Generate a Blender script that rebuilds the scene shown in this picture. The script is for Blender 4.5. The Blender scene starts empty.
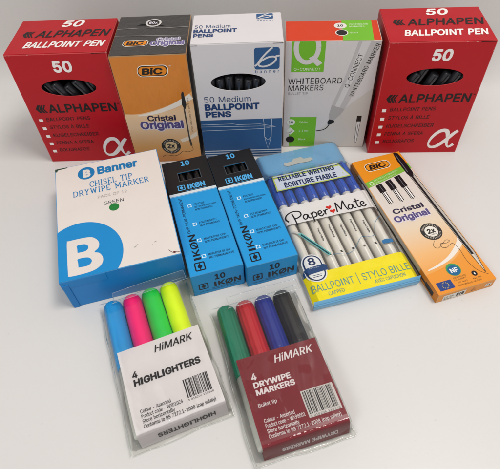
import bpy, bmesh, math, random
from mathutils import Vector, Matrix
random.seed(7)
C = bpy.context.scene.collection
SC = bpy.context.scene
MM = 0.001

# ------------------------------------------------------------------ camera
F, PITCH, ROLL, CH = 0.9601145, 0.8855995, -0.0544047, 0.3213348
c_, s_ = math.cos(PITCH), math.sin(PITCH)
fw = Vector((0, c_, -s_)); up0 = Vector((0, s_, c_)); rt0 = Vector((1, 0, 0))
rt = rt0*math.cos(ROLL) + up0*math.sin(ROLL)
up = -rt0*math.sin(ROLL) + up0*math.cos(ROLL)
cam_d = bpy.data.cameras.new('camera'); cam = bpy.data.objects.new('camera', cam_d); C.objects.link(cam)
M = Matrix((rt, up, -fw)).transposed().to_4x4(); M.translation = (0, 0, CH)
cam.matrix_world = M
cam_d.sensor_width = 36; cam_d.lens = 36*F; cam_d.clip_start = 0.005; cam_d.clip_end = 50
cam_d.dof.use_dof = True; cam_d.dof.focus_distance = 0.40; cam_d.dof.aperture_fstop = 26
SC.camera = cam

# ------------------------------------------------------------------ light
w = bpy.data.worlds.new('World'); SC.world = w; w.use_nodes = True
bg = w.node_tree.nodes['Background']; bg.inputs[0].default_value = (0.87, 0.84, 0.86, 1); bg.inputs[1].default_value = 0.52
def area(name, loc, aim, sx, sy, power, col):
    l = bpy.data.lights.new(name, 'AREA'); l.shape = 'RECTANGLE'; l.size = sx; l.size_y = sy; l.energy = power; l.color = col
    o = bpy.data.objects.new(name, l); C.objects.link(o); o.location = loc
    o.rotation_euler = (Vector(aim)-Vector(loc)).to_track_quat('-Z', 'Y').to_euler()
area('ceiling_and_fill_lamp', (0.45, 0.10, 1.30), (0.0, 0.28, 0), 0.45, 0.3, 11.0, (1.0, 0.965, 0.93))
area('ceiling_and_fill_lamp', (-0.65, -0.75, 1.15), (0.0, 0.25, 0), 0.6, 0.4, 7.0, (0.94, 1.0, 0.95))  # fill light added at front left to brighten wall and box fronts
SC.view_settings.view_transform = 'Standard'; SC.view_settings.look = 'None'
SC.view_settings.exposure = -0.06; SC.view_settings.gamma = 1.0
SC.render.engine = 'CYCLES'
SC.cycles.transparent_max_bounces = 24

# ------------------------------------------------------------------ materials
def lin(h):
    if isinstance(h, str):
        h = [int(h[i:i+2], 16)/255 for i in (0, 2, 4)]
    return tuple((x/12.92 if x <= 0.04045 else ((x+0.055)/1.055)**2.4) for x in h)
MATS = {}
def mat(col, rough=0.42, var=0.05, bump=0.05, bscale=700, coat=0.0, name=None, wrinkle=0.0):
    key = (col, rough, var, bump, bscale, coat, wrinkle)
    if key in MATS: return MATS[key]
    m = bpy.data.materials.new(name or 'ink_'+str(col)); m.use_nodes = True
    nt = m.node_tree; N = nt.nodes; L = nt.links; b = N['Principled BSDF']
    rgb = lin(col)
    tc = N.new('ShaderNodeTexCoord')
    n = N.new('ShaderNodeTexNoise'); n.inputs['Scale'].default_value = 38; n.inputs['Detail'].default_value = 5
    L.new(tc.outputs['Object'], n.inputs['Vector'])
    mx = N.new('ShaderNodeMix'); mx.data_type = 'RGBA'
    mx.inputs[6].default_value = (*[x*(1-var*1.6) for x in rgb], 1)
    mx.inputs[7].default_value = (*[min(1, x*(1+var)+var*0.02) for x in rgb], 1)
    L.new(n.outputs[0], mx.inputs[0]); L.new(mx.outputs[2], b.inputs['Base Color'])
    mr = N.new('ShaderNodeMapRange'); mr.inputs[3].default_value = max(0.05, rough-0.07); mr.inputs[4].default_value = rough+0.08
    n2 = N.new('ShaderNodeTexNoise'); n2.inputs['Scale'].default_value = 90; n2.inputs['Detail'].default_value = 3
    L.new(tc.outputs['Object'], n2.inputs['Vector']); L.new(n2.outputs[0], mr.inputs[0]); L.new(mr.outputs[0], b.inputs['Roughness'])
    b.inputs['Specular IOR Level'].default_value = 0.28
    b.inputs['Coat Weight'].default_value = coat; b.inputs['Coat Roughness'].default_value = 0.12
    bp = N.new('ShaderNodeBump'); bp.inputs['Strength'].default_value = bump; bp.inputs['Distance'].default_value = 0.0004
    n3 = N.new('ShaderNodeTexNoise'); n3.inputs['Scale'].default_value = bscale; n3.inputs['Detail'].default_value = 2
    L.new(tc.outputs['Object'], n3.inputs['Vector']); L.new(n3.outputs[0], bp.inputs['Height'])
    last = bp
    # slow unevenness of thin card
    b2 = N.new('ShaderNodeBump'); b2.inputs['Strength'].default_value = 0.45; b2.inputs['Distance'].default_value = 0.002
    n4 = N.new('ShaderNodeTexNoise'); n4.inputs['Scale'].default_value = 22; n4.inputs['Detail'].default_value = 1
    L.new(tc.outputs['Object'], n4.inputs['Vector']); L.new(n4.outputs[0], b2.inputs['Height'])
    L.new(bp.outputs[0], b2.inputs['Normal']); last = b2
    L.new(last.outputs[0], b.inputs['Normal'])
    if wrinkle:
        b3 = N.new('ShaderNodeBump'); b3.inputs['Strength'].default_value = wrinkle; b3.inputs['Distance'].default_value = 0.002
        mp = N.new('ShaderNodeMapping'); mp.inputs['Scale'].default_value = (95, 95, 22); mp.inputs['Rotation'].default_value = (0.2, 0.25, 0.1)
        n5 = N.new('ShaderNodeTexNoise'); n5.inputs['Scale'].default_value = 1.6; n5.inputs['Detail'].default_value = 3; n5.inputs['Distortion'].default_value = 0.8
        L.new(tc.outputs['Object'], mp.inputs[0]); L.new(mp.outputs[0], n5.inputs['Vector']); L.new(n5.outputs[0], b3.inputs['Height'])
        L.new(b3.outputs[0], b.inputs['Coat Normal']); L.new(b2.outputs[0], b3.inputs['Normal']); L.new(b3.outputs[0], b.inputs['Normal'])
    MATS[key] = m
    return m
def grad_mat(name, axis, stops, rough=0.4, coat=0.0):
    """printed colour gradient along a local axis; stops = [(pos_m, colour)]"""
    m = bpy.data.materials.new(name); m.use_nodes = True
    nt = m.node_tree; N = nt.nodes; L = nt.links; b = N['Principled BSDF']
    tc = N.new('ShaderNodeTexCoord'); sp = N.new('ShaderNodeSeparateXYZ'); L.new(tc.outputs['Object'], sp.inputs[0])
    mr = N.new('ShaderNodeMapRange'); a, z = stops[0][0], stops[-1][0]
    mr.inputs[1].default_value = a; mr.inputs[2].default_value = z
    L.new(sp.outputs[axis], mr.inputs[0])
    r = N.new('ShaderNodeValToRGB'); L.new(mr.outputs[0], r.inputs[0])
    while len(r.color_ramp.elements) < len(stops): r.color_ramp.elements.new(0.5)
    for e, (p, c) in zip(r.color_ramp.elements, stops):
        e.position = (p-a)/(z-a); e.color = (*lin(c), 1)
    L.new(r.outputs[0], b.inputs['Base Color']); b.inputs['Roughness'].default_value = rough
    b.inputs['Coat Weight'].default_value = coat; b.inputs['Coat Roughness'].default_value = 0.12
    return m
def film(name, milk=0.05, tint=(0.97, 0.98, 0.97), bump=0.5, bscale=26, rough=0.08, refl=1.0):
    m = bpy.data.materials.new(name); m.use_nodes = True
    nt = m.node_tree; N = nt.nodes; L = nt.links; N.remove(N['Principled BSDF']); out = N['Material Output']
    tr = N.new('ShaderNodeBsdfTransparent'); tr.inputs[0].default_value = (*tint, 1)
    gl = N.new('ShaderNodeBsdfGlossy'); gl.inputs['Roughness'].default_value = rough; gl.inputs[0].default_value = (0.95, 0.95, 0.95, 1)
    df = N.new('ShaderNodeBsdfDiffuse'); df.inputs[0].default_value = (0.75, 0.77, 0.74, 1)
    tc = N.new('ShaderNodeTexCoord')
    mp = N.new('ShaderNodeMapping'); mp.inputs['Scale'].default_value = (1.8, 0.6, 1); mp.inputs['Rotation'].default_value = (0, 0, 0.2)
    n = N.new('ShaderNodeTexNoise'); n.inputs['Scale'].default_value = bscale; n.inputs['Detail'].default_value = 3; n.inputs['Distortion'].default_value = 0.9
    L.new(tc.outputs['Object'], mp.inputs[0]); L.new(mp.outputs[0], n.inputs['Vector'])
    bp = N.new('ShaderNodeBump'); bp.inputs['Strength'].default_value = bump; bp.inputs['Distance'].default_value = 0.004
    L.new(n.outputs[0], bp.inputs['Height']); L.new(bp.outputs[0], gl.inputs['Normal'])
    fr = N.new('ShaderNodeFresnel'); fr.inputs[0].default_value = 1.5; L.new(bp.outputs[0], fr.inputs['Normal'])
    ml = N.new('ShaderNodeMath'); ml.operation = 'MULTIPLY'; ml.inputs[1].default_value = refl; L.new(fr.outputs[0], ml.inputs[0])
    m1 = N.new('ShaderNodeMixShader'); m1.inputs[0].default_value = milk; L.new(tr.outputs[0], m1.inputs[1]); L.new(df.outputs[0], m1.inputs[2])
    m2 = N.new('ShaderNodeMixShader'); L.new(ml.outputs[0], m2.inputs[0]); L.new(m1.outputs[0], m2.inputs[1]); L.new(gl.outputs[0], m2.inputs[2])
    L.new(m2.outputs[0], out.inputs[0])
    return m
def plastic(col, rough=0.3, name='plastic', sss=0.0):
    key = ('p', col, rough)
    if key in MATS: return MATS[key]
    m = bpy.data.materials.new(name); m.use_nodes = True; nt = m.node_tree; N = nt.nodes; L = nt.links
    b = N['Principled BSDF']; rgb = lin(col)
    b.inputs['Base Color'].default_value = (*rgb, 1)
    tc = N.new('ShaderNodeTexCoord'); n = N.new('ShaderNodeTexNoise'); n.inputs['Scale'].default_value = 130; n.inputs['Detail'].default_value = 4
    L.new(tc.outputs['Object'], n.inputs['Vector'])
    mr = N.new('ShaderNodeMapRange'); mr.inputs[3].default_value = rough-0.06; mr.inputs[4].default_value = rough+0.1
    L.new(n.outputs[0], mr.inputs[0]); L.new(mr.outputs[0], b.inputs['Roughness'])
    MATS[key] = m
    return m

# ------------------------------------------------------------------ object helpers
def tag(o, label=None, cat=None, group=None, kind=None):
    if label: o['label'] = label
    if cat: o['category'] = cat
    if group: o['group'] = group
    if kind: o['kind'] = kind
    return o
def thing(name, label, cat, loc, rz=0, group=None):
    o = bpy.data.objects.new(name, None); C.objects.link(o); o.empty_display_size = 0.01
    o.location = loc; o.rotation_euler = (0, 0, rz)
    return tag(o, label, cat, group)
def mk(name, verts, faces, mats, parent=None, smooth=False, idx=None):
    me = bpy.data.meshes.new(name); me.from_pydata([tuple(v) for v in verts], [], faces)
    if not isinstance(mats, (list, tuple)): mats = [mats]
    for m in mats: me.materials.append(m)
    if idx:
        for p, i in zip(me.polygons, idx): p.material_index = i
    if smooth:
        for p in me.polygons: p.use_smooth = True
    me.update()
    o = bpy.data.objects.new(name, me); C.objects.link(o); o.parent = parent
    return o

class Box:
    """an upright or lying carton; all sizes in mm, artwork placed on its faces in mm from the lower left corner of the face"""
    def __init__(s, root, w, d, h): s.root, s.w, s.d, s.h = root, w, d, h
    def P(s, face, u, v, e=0.1):
        if face == 'top': p = (u-s.w/2, v-s.d/2, s.h+e)
        elif face == 'front': p = (u-s.w/2, -s.d/2-e, v)
        elif face == 'left': p = (-s.w/2-e, s.d/2-u, v)
        return (p[0]*MM, p[1]*MM, p[2]*MM)
    def size(s, face): return {'top': (s.w, s.d), 'front': (s.w, s.h), 'left': (s.d, s.h)}[face]
    def body(s, mats, hole=None, bev=0.65, name='carton', edge=None):
        """mats: dict top/front/left/other ; hole = list of (u,v) on the front or top"""
        bm = bmesh.new(); bmesh.ops.create_cube(bm, size=1)
        for v in bm.verts: v.co = Vector((v.co.x*s.w, v.co.y*s.d, (v.co.z+0.5)*s.h))*MM
        # the panels of thin card bow a little
        bmesh.ops.bevel(bm, geom=bm.edges[:], offset=bev*MM, segments=2, profile=0.6, affect='EDGES')
        bm.normal_update()
        order = ['top', 'front', 'left', 'other', 'edge']
        ml = [mats.get(k, mats['other']) for k in order]; 
        if edge: ml[4] = edge
        def cls(n):
            if n.z > 0.98: return 0
            if n.y < -0.98: return 1
            if n.x < -0.98: return 2
            if max(abs(n.x), abs(n.y), abs(n.z)) > 0.98: return 3
            return 4
        for f in bm.faces: f.material_index = cls(f.normal)
        if hole:
            face, pts = hole
            k = {'top': 0, 'front': 1}[face]
            big = max((f for f in bm.faces if f.material_index == k), key=lambda f: f.calc_area())
            cs = list(big.verts); bm.faces.remove(big)
            hv = [bm.verts.new(s.P(face, u, v, 0)) for u, v in pts]
            n = len(hv); ctr = sum((h.co for h in hv), Vector())/n
            vy = (lambda c: c.y) if face == 'top' else (lambda c: c.z)
            quad = lambda c: (c.x > ctr.x, vy(c) > vy(ctr))
            lut = {quad(c.co): j for j, c in enumerate(cs)}
            near = [lut[quad(h.co)] for h in hv]
            for i in range(n):
                a, b2 = hv[i], hv[(i+1) % n]; ja, jb = near[i], near[(i+1) % n]
                f = bm.faces.new((a, b2, cs[ja])) ; f.material_index = k
                if ja != jb:
                    f = bm.faces.new((b2, cs[jb], cs[ja])); f.material_index = k
            # card thickness round the hole
            iv = []
            for u, v in pts:
                p = Vector(s.P(face, u, v, -0.6)); iv.append(bm.verts.new(p))
            for i in range(n):
                f = bm.faces.new((hv[i], hv[(i+1) % n], iv[(i+1) % n], iv[i])); f.material_index = 4
            bmesh.ops.recalc_face_normals(bm, faces=bm.faces[:])
        me = bpy.data.meshes.new(name); bm.to_mesh(me); bm.free()
        for m in ml: me.materials.append(m)
        o = bpy.data.objects.new(name, me); C.objects.link(o); o.parent = s.root
        return o
    # ---- flat printed artwork
    def poly(s, name, face, pts, m, e=0.1, clip=True):
        if clip:
            W, H = s.size(face); pts = clip_poly(pts, 0.15, 0.15, W-0.15, H-0.15)
        if len(pts) < 3: return None
        return mk(name, [s.P(face, u, v, e) for u, v in pts], [list(range(len(pts)))], m, s.root)
    def multi(s, name, face, polys, m, e=0.1):
        V, Fc = [], []
        for p in polys:
            b = len(V); V += [s.P(face, u, v, e) for u, v in p]; Fc.append(list(range(b, b+len(p))))
        return mk(name, V, Fc, m, s.root)
    def ring(s, name, face, outer, inner, m, e=0.1):
        n = len(outer)
        V = [s.P(face, u, v, e) for u, v in outer] + [s.P(face, u, v, e) for u, v in inner]
        return mk(name, V, [(i, (i+1) % n, n+(i+1) % n, n+i) for i in range(n)], m, s.root)
    def stroke(s, name, face, lines, wd, m, e=0.1):
        """lines: list of point lists; wd: width or function of t"""
        V, Fc = [], []; k = 0
        for pts in lines:
            for q in ribbon(pts, wd):
                k += 1; b = len(V); V += [s.P(face, u, v, e+.0006*(k % 60)) for u, v in q]; Fc.append(list(range(b, b+len(q))))
        return mk(name, V, Fc, m, s.root)
    def text(s, name, face, body, u, v, wd, h, m, bold=0.0, shear=0.0, e=0.12, rot=0.0, slant=0.0):
        """baseline start (u,v), width wd, height of the tallest letter h; slant: rise of the baseline over its length"""
        V0, F0 = glyphs(body, bold)
        xs = [p[0] for p in V0]; x0, x1 = min(xs), max(xs); y1 = max(p[1] for p in V0)
        V = []
        cr, sr = math.cos(rot), math.sin(rot)
        for x, y, zz in V0:
            a = (x-x0)/(x1-x0)*wd; b = y/y1*h
            b += slant*(x-x0)/(x1-x0); a += shear*b
            V.append(s.P(face, u+a*cr-b*sr, v+a*sr+b*cr, e+zz))
        return mk(name, V, F0, m, s.root)

FONT_DATA = {
'(': [273, '89,207 90,244 94,283 101,324 107,354 114,384 122,413 132,441 145,477 160,510 177,539 236,539 219,503 204,466 191,428 179,390 169,351 161,313 156,276 152,241 151,207 152,176 155,145 160,115 167,83 177,50 188,16 236,-96 177,-96 156,-59 139,-21 124,16 111,55 102,93 95,131 90,169'],
')': [273, '37,-96 86,18 97,52 106,85 113,116 118,147 121,177 122,207 121,241 117,276 112,313 104,351 94,390 82,428 69,466 54,503 37,539 97,539 113,510 128,477 142,441 151,413 159,384 167,354 173,323 179,283 183,244 184,207 183,168 178,130 171,92 161,53 149,15 134,-22 117,-59 97,-96'],
'-': [453, '337,244 337,188 114,188 114,244'],
'.': [188, '95,-4 78,-1 63,9 53,24 50,41 53,59 63,73 78,83 95,87 113,83 128,73 138,59 141,41 138,24 128,9 113,-1'],
'0': [453, '227,-7 191,-3 158,7 130,24 105,48 85,77 69,113 60,144 53,178 49,214 48,254 49,294 53,330 60,364 69,395 85,431 106,461 130,484 159,502 191,512 227,516 262,512 295,502 323,484 348,461 368,431 384,395 393,364 400,330 404,294 405,254 404,214 400,178 393,144 384,113 368,77 348,48 323,24 295,7 263,-3', '227,50 250,52 271,60 290,74 306,92 320,116 330,144 338,176 342,213 344,254 342,295 338,332 330,365 320,393 306,416 290,435 271,449 250,457 227,460 203,457 182,449 163,435 147,416 134,393 123,365 115,332 111,295 109,254 111,213 115,176 123,144 134,116 147,92 163,74 182,60 203,52'],
'1': [453, '76,0 76,55 391,55 391,0', '276,509 276,0 212,0 212,448 209,448 86,358 86,427 198,509'],
'2': [453, '64,0 64,47 234,229 282,282 294,298 303,312 311,327 318,348 320,371 317,397 308,419 293,436 273,449 258,455 241,458 224,460 205,458 188,454 172,447 153,433 139,413 132,398 128,381 127,362 66,362 68,391 75,418 86,442 102,464 121,482 143,496 168,507 196,513 225,516 254,513 281,507 306,497 328,482 346,465 361,445 372,423 379,398 381,372 380,354 377,336 371,318 363,299 351,280 336,259 267,180 153,60 153,57 389,57 389,0'],
'3': [453, '218,-7 188,-5 159,1 133,10 108,22 88,38 70,57 57,79 48,104 44,132 109,132 115,107 126,87 144,71 165,59 182,54 200,51 219,50 239,51 258,55 275,61 291,69 304,80 315,93 323,108 328,125 329,145 328,163 323,180 316,196 306,211 292,223 275,234 254,241 229,246 201,248 157,248 157,299 288,448 288,452 70,452 70,509 372,509 372,461 211,278 211,289 247,290 279,286 308,276 333,262 354,244 371,222 383,198 391,173 393,145 390,116 383,90 370,66 354,45 333,27 309,12 281,2 251,-5'],
'4': [453, '40,105 40,158 247,509 311,509 109,166 109,163 413,163 413,105', '282,0 282,121 282,146 282,318 343,318 343,0'],
'5': [453, '221,-7 192,-5 165,1 140,11 118,25 99,41 83,60 71,82 63,105 60,130 122,130 127,108 138,89 154,73 173,60 196,52 221,50 241,51 259,56 276,64 291,75 304,89 314,104 322,122 326,141 328,162 326,183 321,203 314,221 303,237 290,251 275,262 257,270 238,275 218,277 201,276 184,273 167,268 145,258 128,246 67,253 96,509 366,509 366,452 151,452 134,301 136,301 155,315 178,325 194,330 212,333 229,334 252,332 274,328 294,321 313,311 330,299 345,285 358,269 370,251 379,231 386,210 390,187 391,163 388,132 381,102 369,76 352,52 332,32 309,15 282,3 253,-4'],
'6': [453, '226,-7 196,-4 168,3 142,15 119,31 100,51 84,74 73,101 66,130 64,162 65,187 71,212 80,239 93,268 112,302 137,340 252,509 322,509 151,261 145,261 154,275 165,288 179,299 196,307 214,312 235,314 265,312 291,305 316,295 337,280 355,262 370,240 380,215 387,187 389,157 387,127 379,98 368,73 352,50 333,30 310,14 284,3 257,-4', '226,48 245,50 263,55 279,63 293,73 304,86 314,101 322,119 326,137 327,157 326,178 322,196 314,213 304,228 293,241 279,251 263,259 245,264 226,265 207,264 190,259 174,252 160,241 148,229 138,214 131,197 126,179 125,158 126,138 131,119 138,102 148,86 160,73 174,63 190,55 207,50'],
'7': [453, '97,0 323,448 323,452 62,452 62,509 391,509 391,449 165,0'],
'8': [453, '226,-7 193,-5 163,1 136,11 111,25 91,42 74,62 62,84 54,109 52,135 53,156 58,176 65,195 75,212 87,228 101,241 117,252 134,260 153,265 153,267 129,276 109,289 93,308 80,330 73,354 70,380 73,405 79,429 90,450 106,469 124,485 146,498 170,508 197,514 226,516 255,514 282,508 306,498 328,485 346,469 361,450 373,429 379,405 382,380 379,354 372,330 359,308 343,289 323,276 300,267 300,265 319,260 335,252 351,241 365,228 377,212 387,195 395,176 399,156 401,135 398,109 391,84 378,62 362,42 341,25 317,11 289,1 259,-5', '226,49 248,50 267,54 285,60 307,74 323,91 333,113 337,139 335,157 330,173 322,189 312,202 298,213 283,223 265,230 247,234 226,235 206,234 187,230 169,223 154,213 140,202 130,189 122,173 117,157 115,139 119,113 129,91 145,74 167,60 185,54 205,50', '226,290 252,292 274,300 293,313 307,330 316,351 319,376 316,399 308,420 294,437 275,449 252,457 226,460 208,459 192,455 177,449 159,437 145,420 136,399 133,376 136,351 145,330 159,313 178,300 201,292'],
'9': [453, '226,516 256,513 285,506 310,494 333,478 352,458 368,434 380,408 387,378 389,347 387,322 382,296 373,270 359,240 340,207 315,168 200,0 130,0 301,248 307,248 299,234 287,221 273,210 257,202 238,196 218,195 188,197 161,203 137,214 116,229 98,247 83,269 72,294 66,321 64,352 66,382 73,411 85,436 101,459 120,479 143,494 168,506 196,513', '226,460 207,459 190,454 174,446 160,435 148,423 138,407 131,390 127,372 125,352 127,331 131,313 138,295 148,280 160,268 174,257 190,250 207,245 226,243 245,245 263,249 279,257 293,267 305,280 314,295 322,312 326,330 327,350 326,371 322,390 314,407 305,422 293,435 279,446 263,454 245,459'],
':': [188, '95,-4 78,-1 63,9 53,24 50,41 53,59 63,73 78,83 95,87 113,83 128,73 138,59 141,41 138,24 128,9 113,-1', '95,271 78,274 63,284 53,299 50,316 53,334 63,349 78,359 95,362 113,359 128,349 138,334 141,316 138,299 128,284 113,274'],
'A': [480, '16,0 201,509 276,509 463,0 395,0 287,302 264,372 232,478 245,478 213,371 191,302 85,0', '110,142 110,199 370,199 370,142'],
'B': [456, '60,0 60,509 241,509 274,507 304,501 329,491 350,477 367,461 381,442 390,421 396,398 398,374 397,353 393,336 387,320 373,301 356,286 336,275 315,267 315,262 331,260 347,254 363,245 378,234 391,220 402,203 411,184 416,161 418,136 416,111 410,88 400,67 386,48 368,31 344,18 317,8 284,2 247,0', '125,57 245,57 281,60 309,67 330,80 344,96 353,115 355,137 352,161 342,184 333,197 320,209 306,218 289,225 269,229 248,231 125,231', '125,285 238,285 256,287 273,290 288,296 308,309 323,326 333,348 336,372 333,393 326,412 313,429 294,442 270,449 240,452 125,452'],
'C': [510, '267,-7 235,-5 205,1 177,11 150,25 126,42 104,63 86,88 70,115 57,146 48,179 42,215 40,254 42,293 48,329 57,362 70,393 86,421 104,445 126,466 150,484 177,498 205,508 235,514 267,516 293,514 317,511 340,504 362,496 383,485 402,471 419,456 435,438 448,418 459,397 467,373 473,348 408,348 401,373 389,395 375,413 357,428 337,440 315,449 292,454 267,456 237,453 209,445 184,432 161,414 141,391 125,364 113,332 106,295 103,254 106,213 113,177 125,145 141,117 161,94 184,76 210,63 237,56 267,53 292,55 315,60 337,69 357,81 375,96 389,114 401,136 408,160 473,160 467,135 459,112 448,91 435,71 420,53 402,38 383,24 363,13 341,5 317,-2 293,-6'],
'D': [503, '219,0 96,0 96,57 215,57 254,60 288,68 318,81 343,99 363,122 379,149 390,181 397,216 399,255 397,294 390,329 379,361 364,388 344,410 320,428 291,441 258,449 221,452 93,452 93,509 225,509 261,507 294,501 325,492 353,478 385,455 412,426 433,391 446,361 455,329 460,293 462,255 460,217 455,181 446,149 433,119 417,92 398,68 376,48 351,31 322,17 291,8 256,2', '125,509 125,0 60,0 60,509'],
'E': [419, '60,0 60,509 372,509 372,452 125,452 125,286 355,286 355,229 125,229 125,57 375,57 375,0'],
'F': [410, '60,0 60,509 369,509 369,452 125,452 125,278 346,278 346,221 125,221 125,0'],
'G': [521, '269,-7 236,-5 205,1 176,11 149,25 125,43 104,64 85,88 69,116 57,146 47,179 42,215 40,254 42,293 47,329 57,362 69,393 85,421 103,445 125,466 149,484 175,498 203,508 233,514 265,516 291,514 316,510 340,504 363,494 384,483 403,469 421,453 436,436 449,416 460,395 468,373 474,349 408,349 399,372 387,393 373,411 356,427 337,439 315,448 300,453 283,455 265,456 236,453 209,445 183,432 160,414 141,392 125,364 113,332 106,295 103,254 106,213 113,177 125,145 141,117 161,95 184,76 210,63 238,56 269,53 296,55 322,61 345,71 365,85 382,102 396,123 407,147 413,173 415,202 434,199 283,199 283,256 478,256 478,200 475,160 466,124 451,91 431,62 406,38 377,19 344,5 308,-4'],
'H': [517, '60,0 60,509 125,509 125,289 392,289 392,509 457,509 457,0 392,0 392,232 125,232 125,0'],
'I': [301, '31,0 31,57 118,57 118,452 31,452 31,509 269,509 269,452 183,452 183,57 269,57 269,0'],
'J': [397, '185,-7 143,-2 106,11 75,33 57,55 44,81 36,111 33,145 33,173 98,173 98,145 100,117 108,93 122,74 139,61 160,53 185,50 209,53 230,61 248,74 261,93 269,117 272,145 272,509 336,509 336,145 334,111 326,81 313,55 294,33 263,11 227,-2'],
'K': [467, '104,145 104,216 139,261 174,303 212,344 364,509 448,509 231,276 228,276', '60,0 60,509 125,509 125,334 124,225 125,193 125,0', '372,0 188,259 228,309 449,0'],
'L': [393, '60,0 60,509 125,509 125,57 361,57 361,0'],
'M': [629, '60,0 60,509 152,509 277,187 287,159 299,123 311,84 322,49 307,49 318,83 330,121 342,158 352,187 476,509 568,509 568,0 504,0 504,291 504,327 505,369 506,413 507,457 513,457 498,409 482,363 467,322 456,291 342,0 286,0 170,291 159,321 145,361 129,408 112,457 119,457 120,416 121,372 122,328 122,291 122,0'],
'N': [524, '60,0 60,509 136,509 343,183 363,151 388,107 414,55 405,54 401,108 399,157 399,195 399,509 463,509 463,0 387,0 202,290 177,331 148,381 108,452 119,454 122,384 124,328 125,291 125,0'],
'O': [534, '267,-7 235,-5 205,1 177,11 150,25 126,42 105,63 86,88 70,115 57,146 48,179 42,215 40,254 42,293 48,329 57,362 70,393 86,421 105,445 126,466 150,484 177,498 205,508 235,514 267,516 299,514 329,508 357,498 384,484 408,466 429,445 448,421 464,393 477,362 486,329 491,293 493,254 491,215 486,179 477,146 464,115 448,88 429,63 408,42 384,25 357,11 329,1 299,-5', '267,53 296,55 324,63 349,76 372,94 392,116 408,144 420,176 428,213 430,254 428,295 420,332 408,365 392,392 372,415 349,433 324,446 296,453 267,456 237,453 210,445 184,433 161,415 142,392 125,364 113,332 106,295 103,254 106,213 113,176 125,144 142,117 161,94 184,76 210,63 237,55'],
'P': [445, '60,0 60,509 235,509 272,506 305,499 332,487 356,471 375,452 390,430 400,404 407,377 409,348 407,318 400,291 390,265 375,243 356,223 332,207 305,195 272,188 235,186 109,186 109,242 233,242 257,244 279,248 297,256 312,266 324,279 333,294 339,310 343,328 344,348 343,367 339,385 333,402 324,416 312,428 297,439 279,446 257,451 232,452 125,452 125,0'],
'Q': [534, '245,159 313,159 369,85 384,65 468,-48 401,-48 346,27 331,46', '267,-7 235,-5 205,1 177,11 150,25 126,42 105,63 86,88 70,115 57,146 48,179 42,215 40,254 42,293 48,329 57,362 70,393 86,421 105,445 126,466 150,484 177,498 205,508 235,514 267,516 299,514 329,508 357,498 384,484 408,466 429,445 448,421 464,393 477,362 486,329 491,293 493,254 491,215 486,179 477,146 464,115 448,88 429,63 408,42 384,25 357,11 329,1 299,-5', '267,53 296,55 324,63 349,76 372,94 392,116 408,144 420,176 428,213 430,254 428,295 420,332 408,365 392,392 372,415 349,433 324,446 296,453 267,456 237,453 210,445 184,433 161,415 142,392 125,364 113,332 106,295 103,254 106,213 113,176 125,144 142,117 161,94 184,76 210,63 237,55'],
'R': [449, '60,0 60,509 236,509 273,506 305,500 333,489 356,473 376,455 390,433 401,408 407,381 409,352 407,323 401,296 390,271 376,250 356,232 333,217 305,206 273,200 236,198 96,198 96,255 234,255 258,256 280,260 298,267 319,281 334,300 340,316 344,333 345,352 344,371 340,389 334,405 325,419 313,430 298,440 279,446 258,451 233,452 125,452 125,0', '353,0 230,229 303,229 428,0'],
'S': [447, '224,-9 188,-7 156,-1 128,9 102,23 81,40 64,60 51,83 42,109 38,137 104,137 108,118 114,102 123,88 136,76 150,66 166,59 185,53 204,50 224,49 246,50 267,54 286,60 303,69 317,79 329,92 338,106 344,122 346,139 342,161 332,179 316,193 296,205 280,211 263,217 245,222 184,239 145,253 112,269 86,289 67,313 56,341 52,372 54,400 62,425 75,448 92,468 113,484 138,498 165,508 195,514 227,516 259,514 289,508 316,498 340,484 360,468 377,449 390,427 398,403 401,378 337,378 332,402 320,421 302,437 280,449 254,456 225,459 204,457 185,454 167,448 145,435 129,418 118,398 115,376 119,352 131,334 148,319 169,308 191,300 212,293 264,279 312,264 328,256 344,248 359,238 372,226 384,213 395,198 402,180 407,161 408,139 406,112 399,87 386,64 370,43 349,25 323,11 294,0 261,-7'],
'T': [449, '32,452 32,509 417,509 417,452 257,452 257,0 193,0 193,452'],
'U': [518, '259,-8 220,-6 186,2 154,15 126,33 103,55 85,80 71,108 63,140 60,173 60,509 124,509 124,178 126,155 132,133 141,113 153,95 169,80 187,68 208,59 232,53 259,52 285,53 309,59 331,68 349,80 364,95 377,113 385,133 391,155 393,178 393,509 457,509 457,173 454,140 446,108 433,80 414,55 391,33 363,15 332,2 297,-6'],
'V': [480, '204,0 16,509 84,509 192,206 215,137 248,31 235,31 267,138 290,206 395,509 463,509 278,0'],
'W': [687, '155,0 16,509 82,509 163,196 175,145 187,94 197,40 189,40 200,94 211,145 224,196 306,509 380,509 462,196 474,145 486,94 497,40 488,40 499,94 510,145 523,196 603,509 670,509 530,0 455,0 368,323 351,391 336,475 350,475 335,395 318,323 230,0'],
'X': [475, '18,0 217,284 217,236 29,509 104,509 178,400 204,361 223,329 243,292 232,292 252,329 272,361 298,400 374,509 446,509 259,239 259,287 456,0 382,0 292,129 268,165 250,195 230,231 244,231 225,196 206,166 182,129 91,0'],
'Y': [472, '203,0 203,208 16,509 91,509 192,344 222,292 250,230 224,230 233,254 242,275 251,293 280,344 381,509 455,509 268,208 268,0'],
'Z': [439, '42,0 42,46 273,385 306,431 341,476 348,454 285,452 223,452 40,452 40,509 397,509 397,462 169,129 134,81 97,33 90,54 152,57 214,57 399,57 399,0'],
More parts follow.
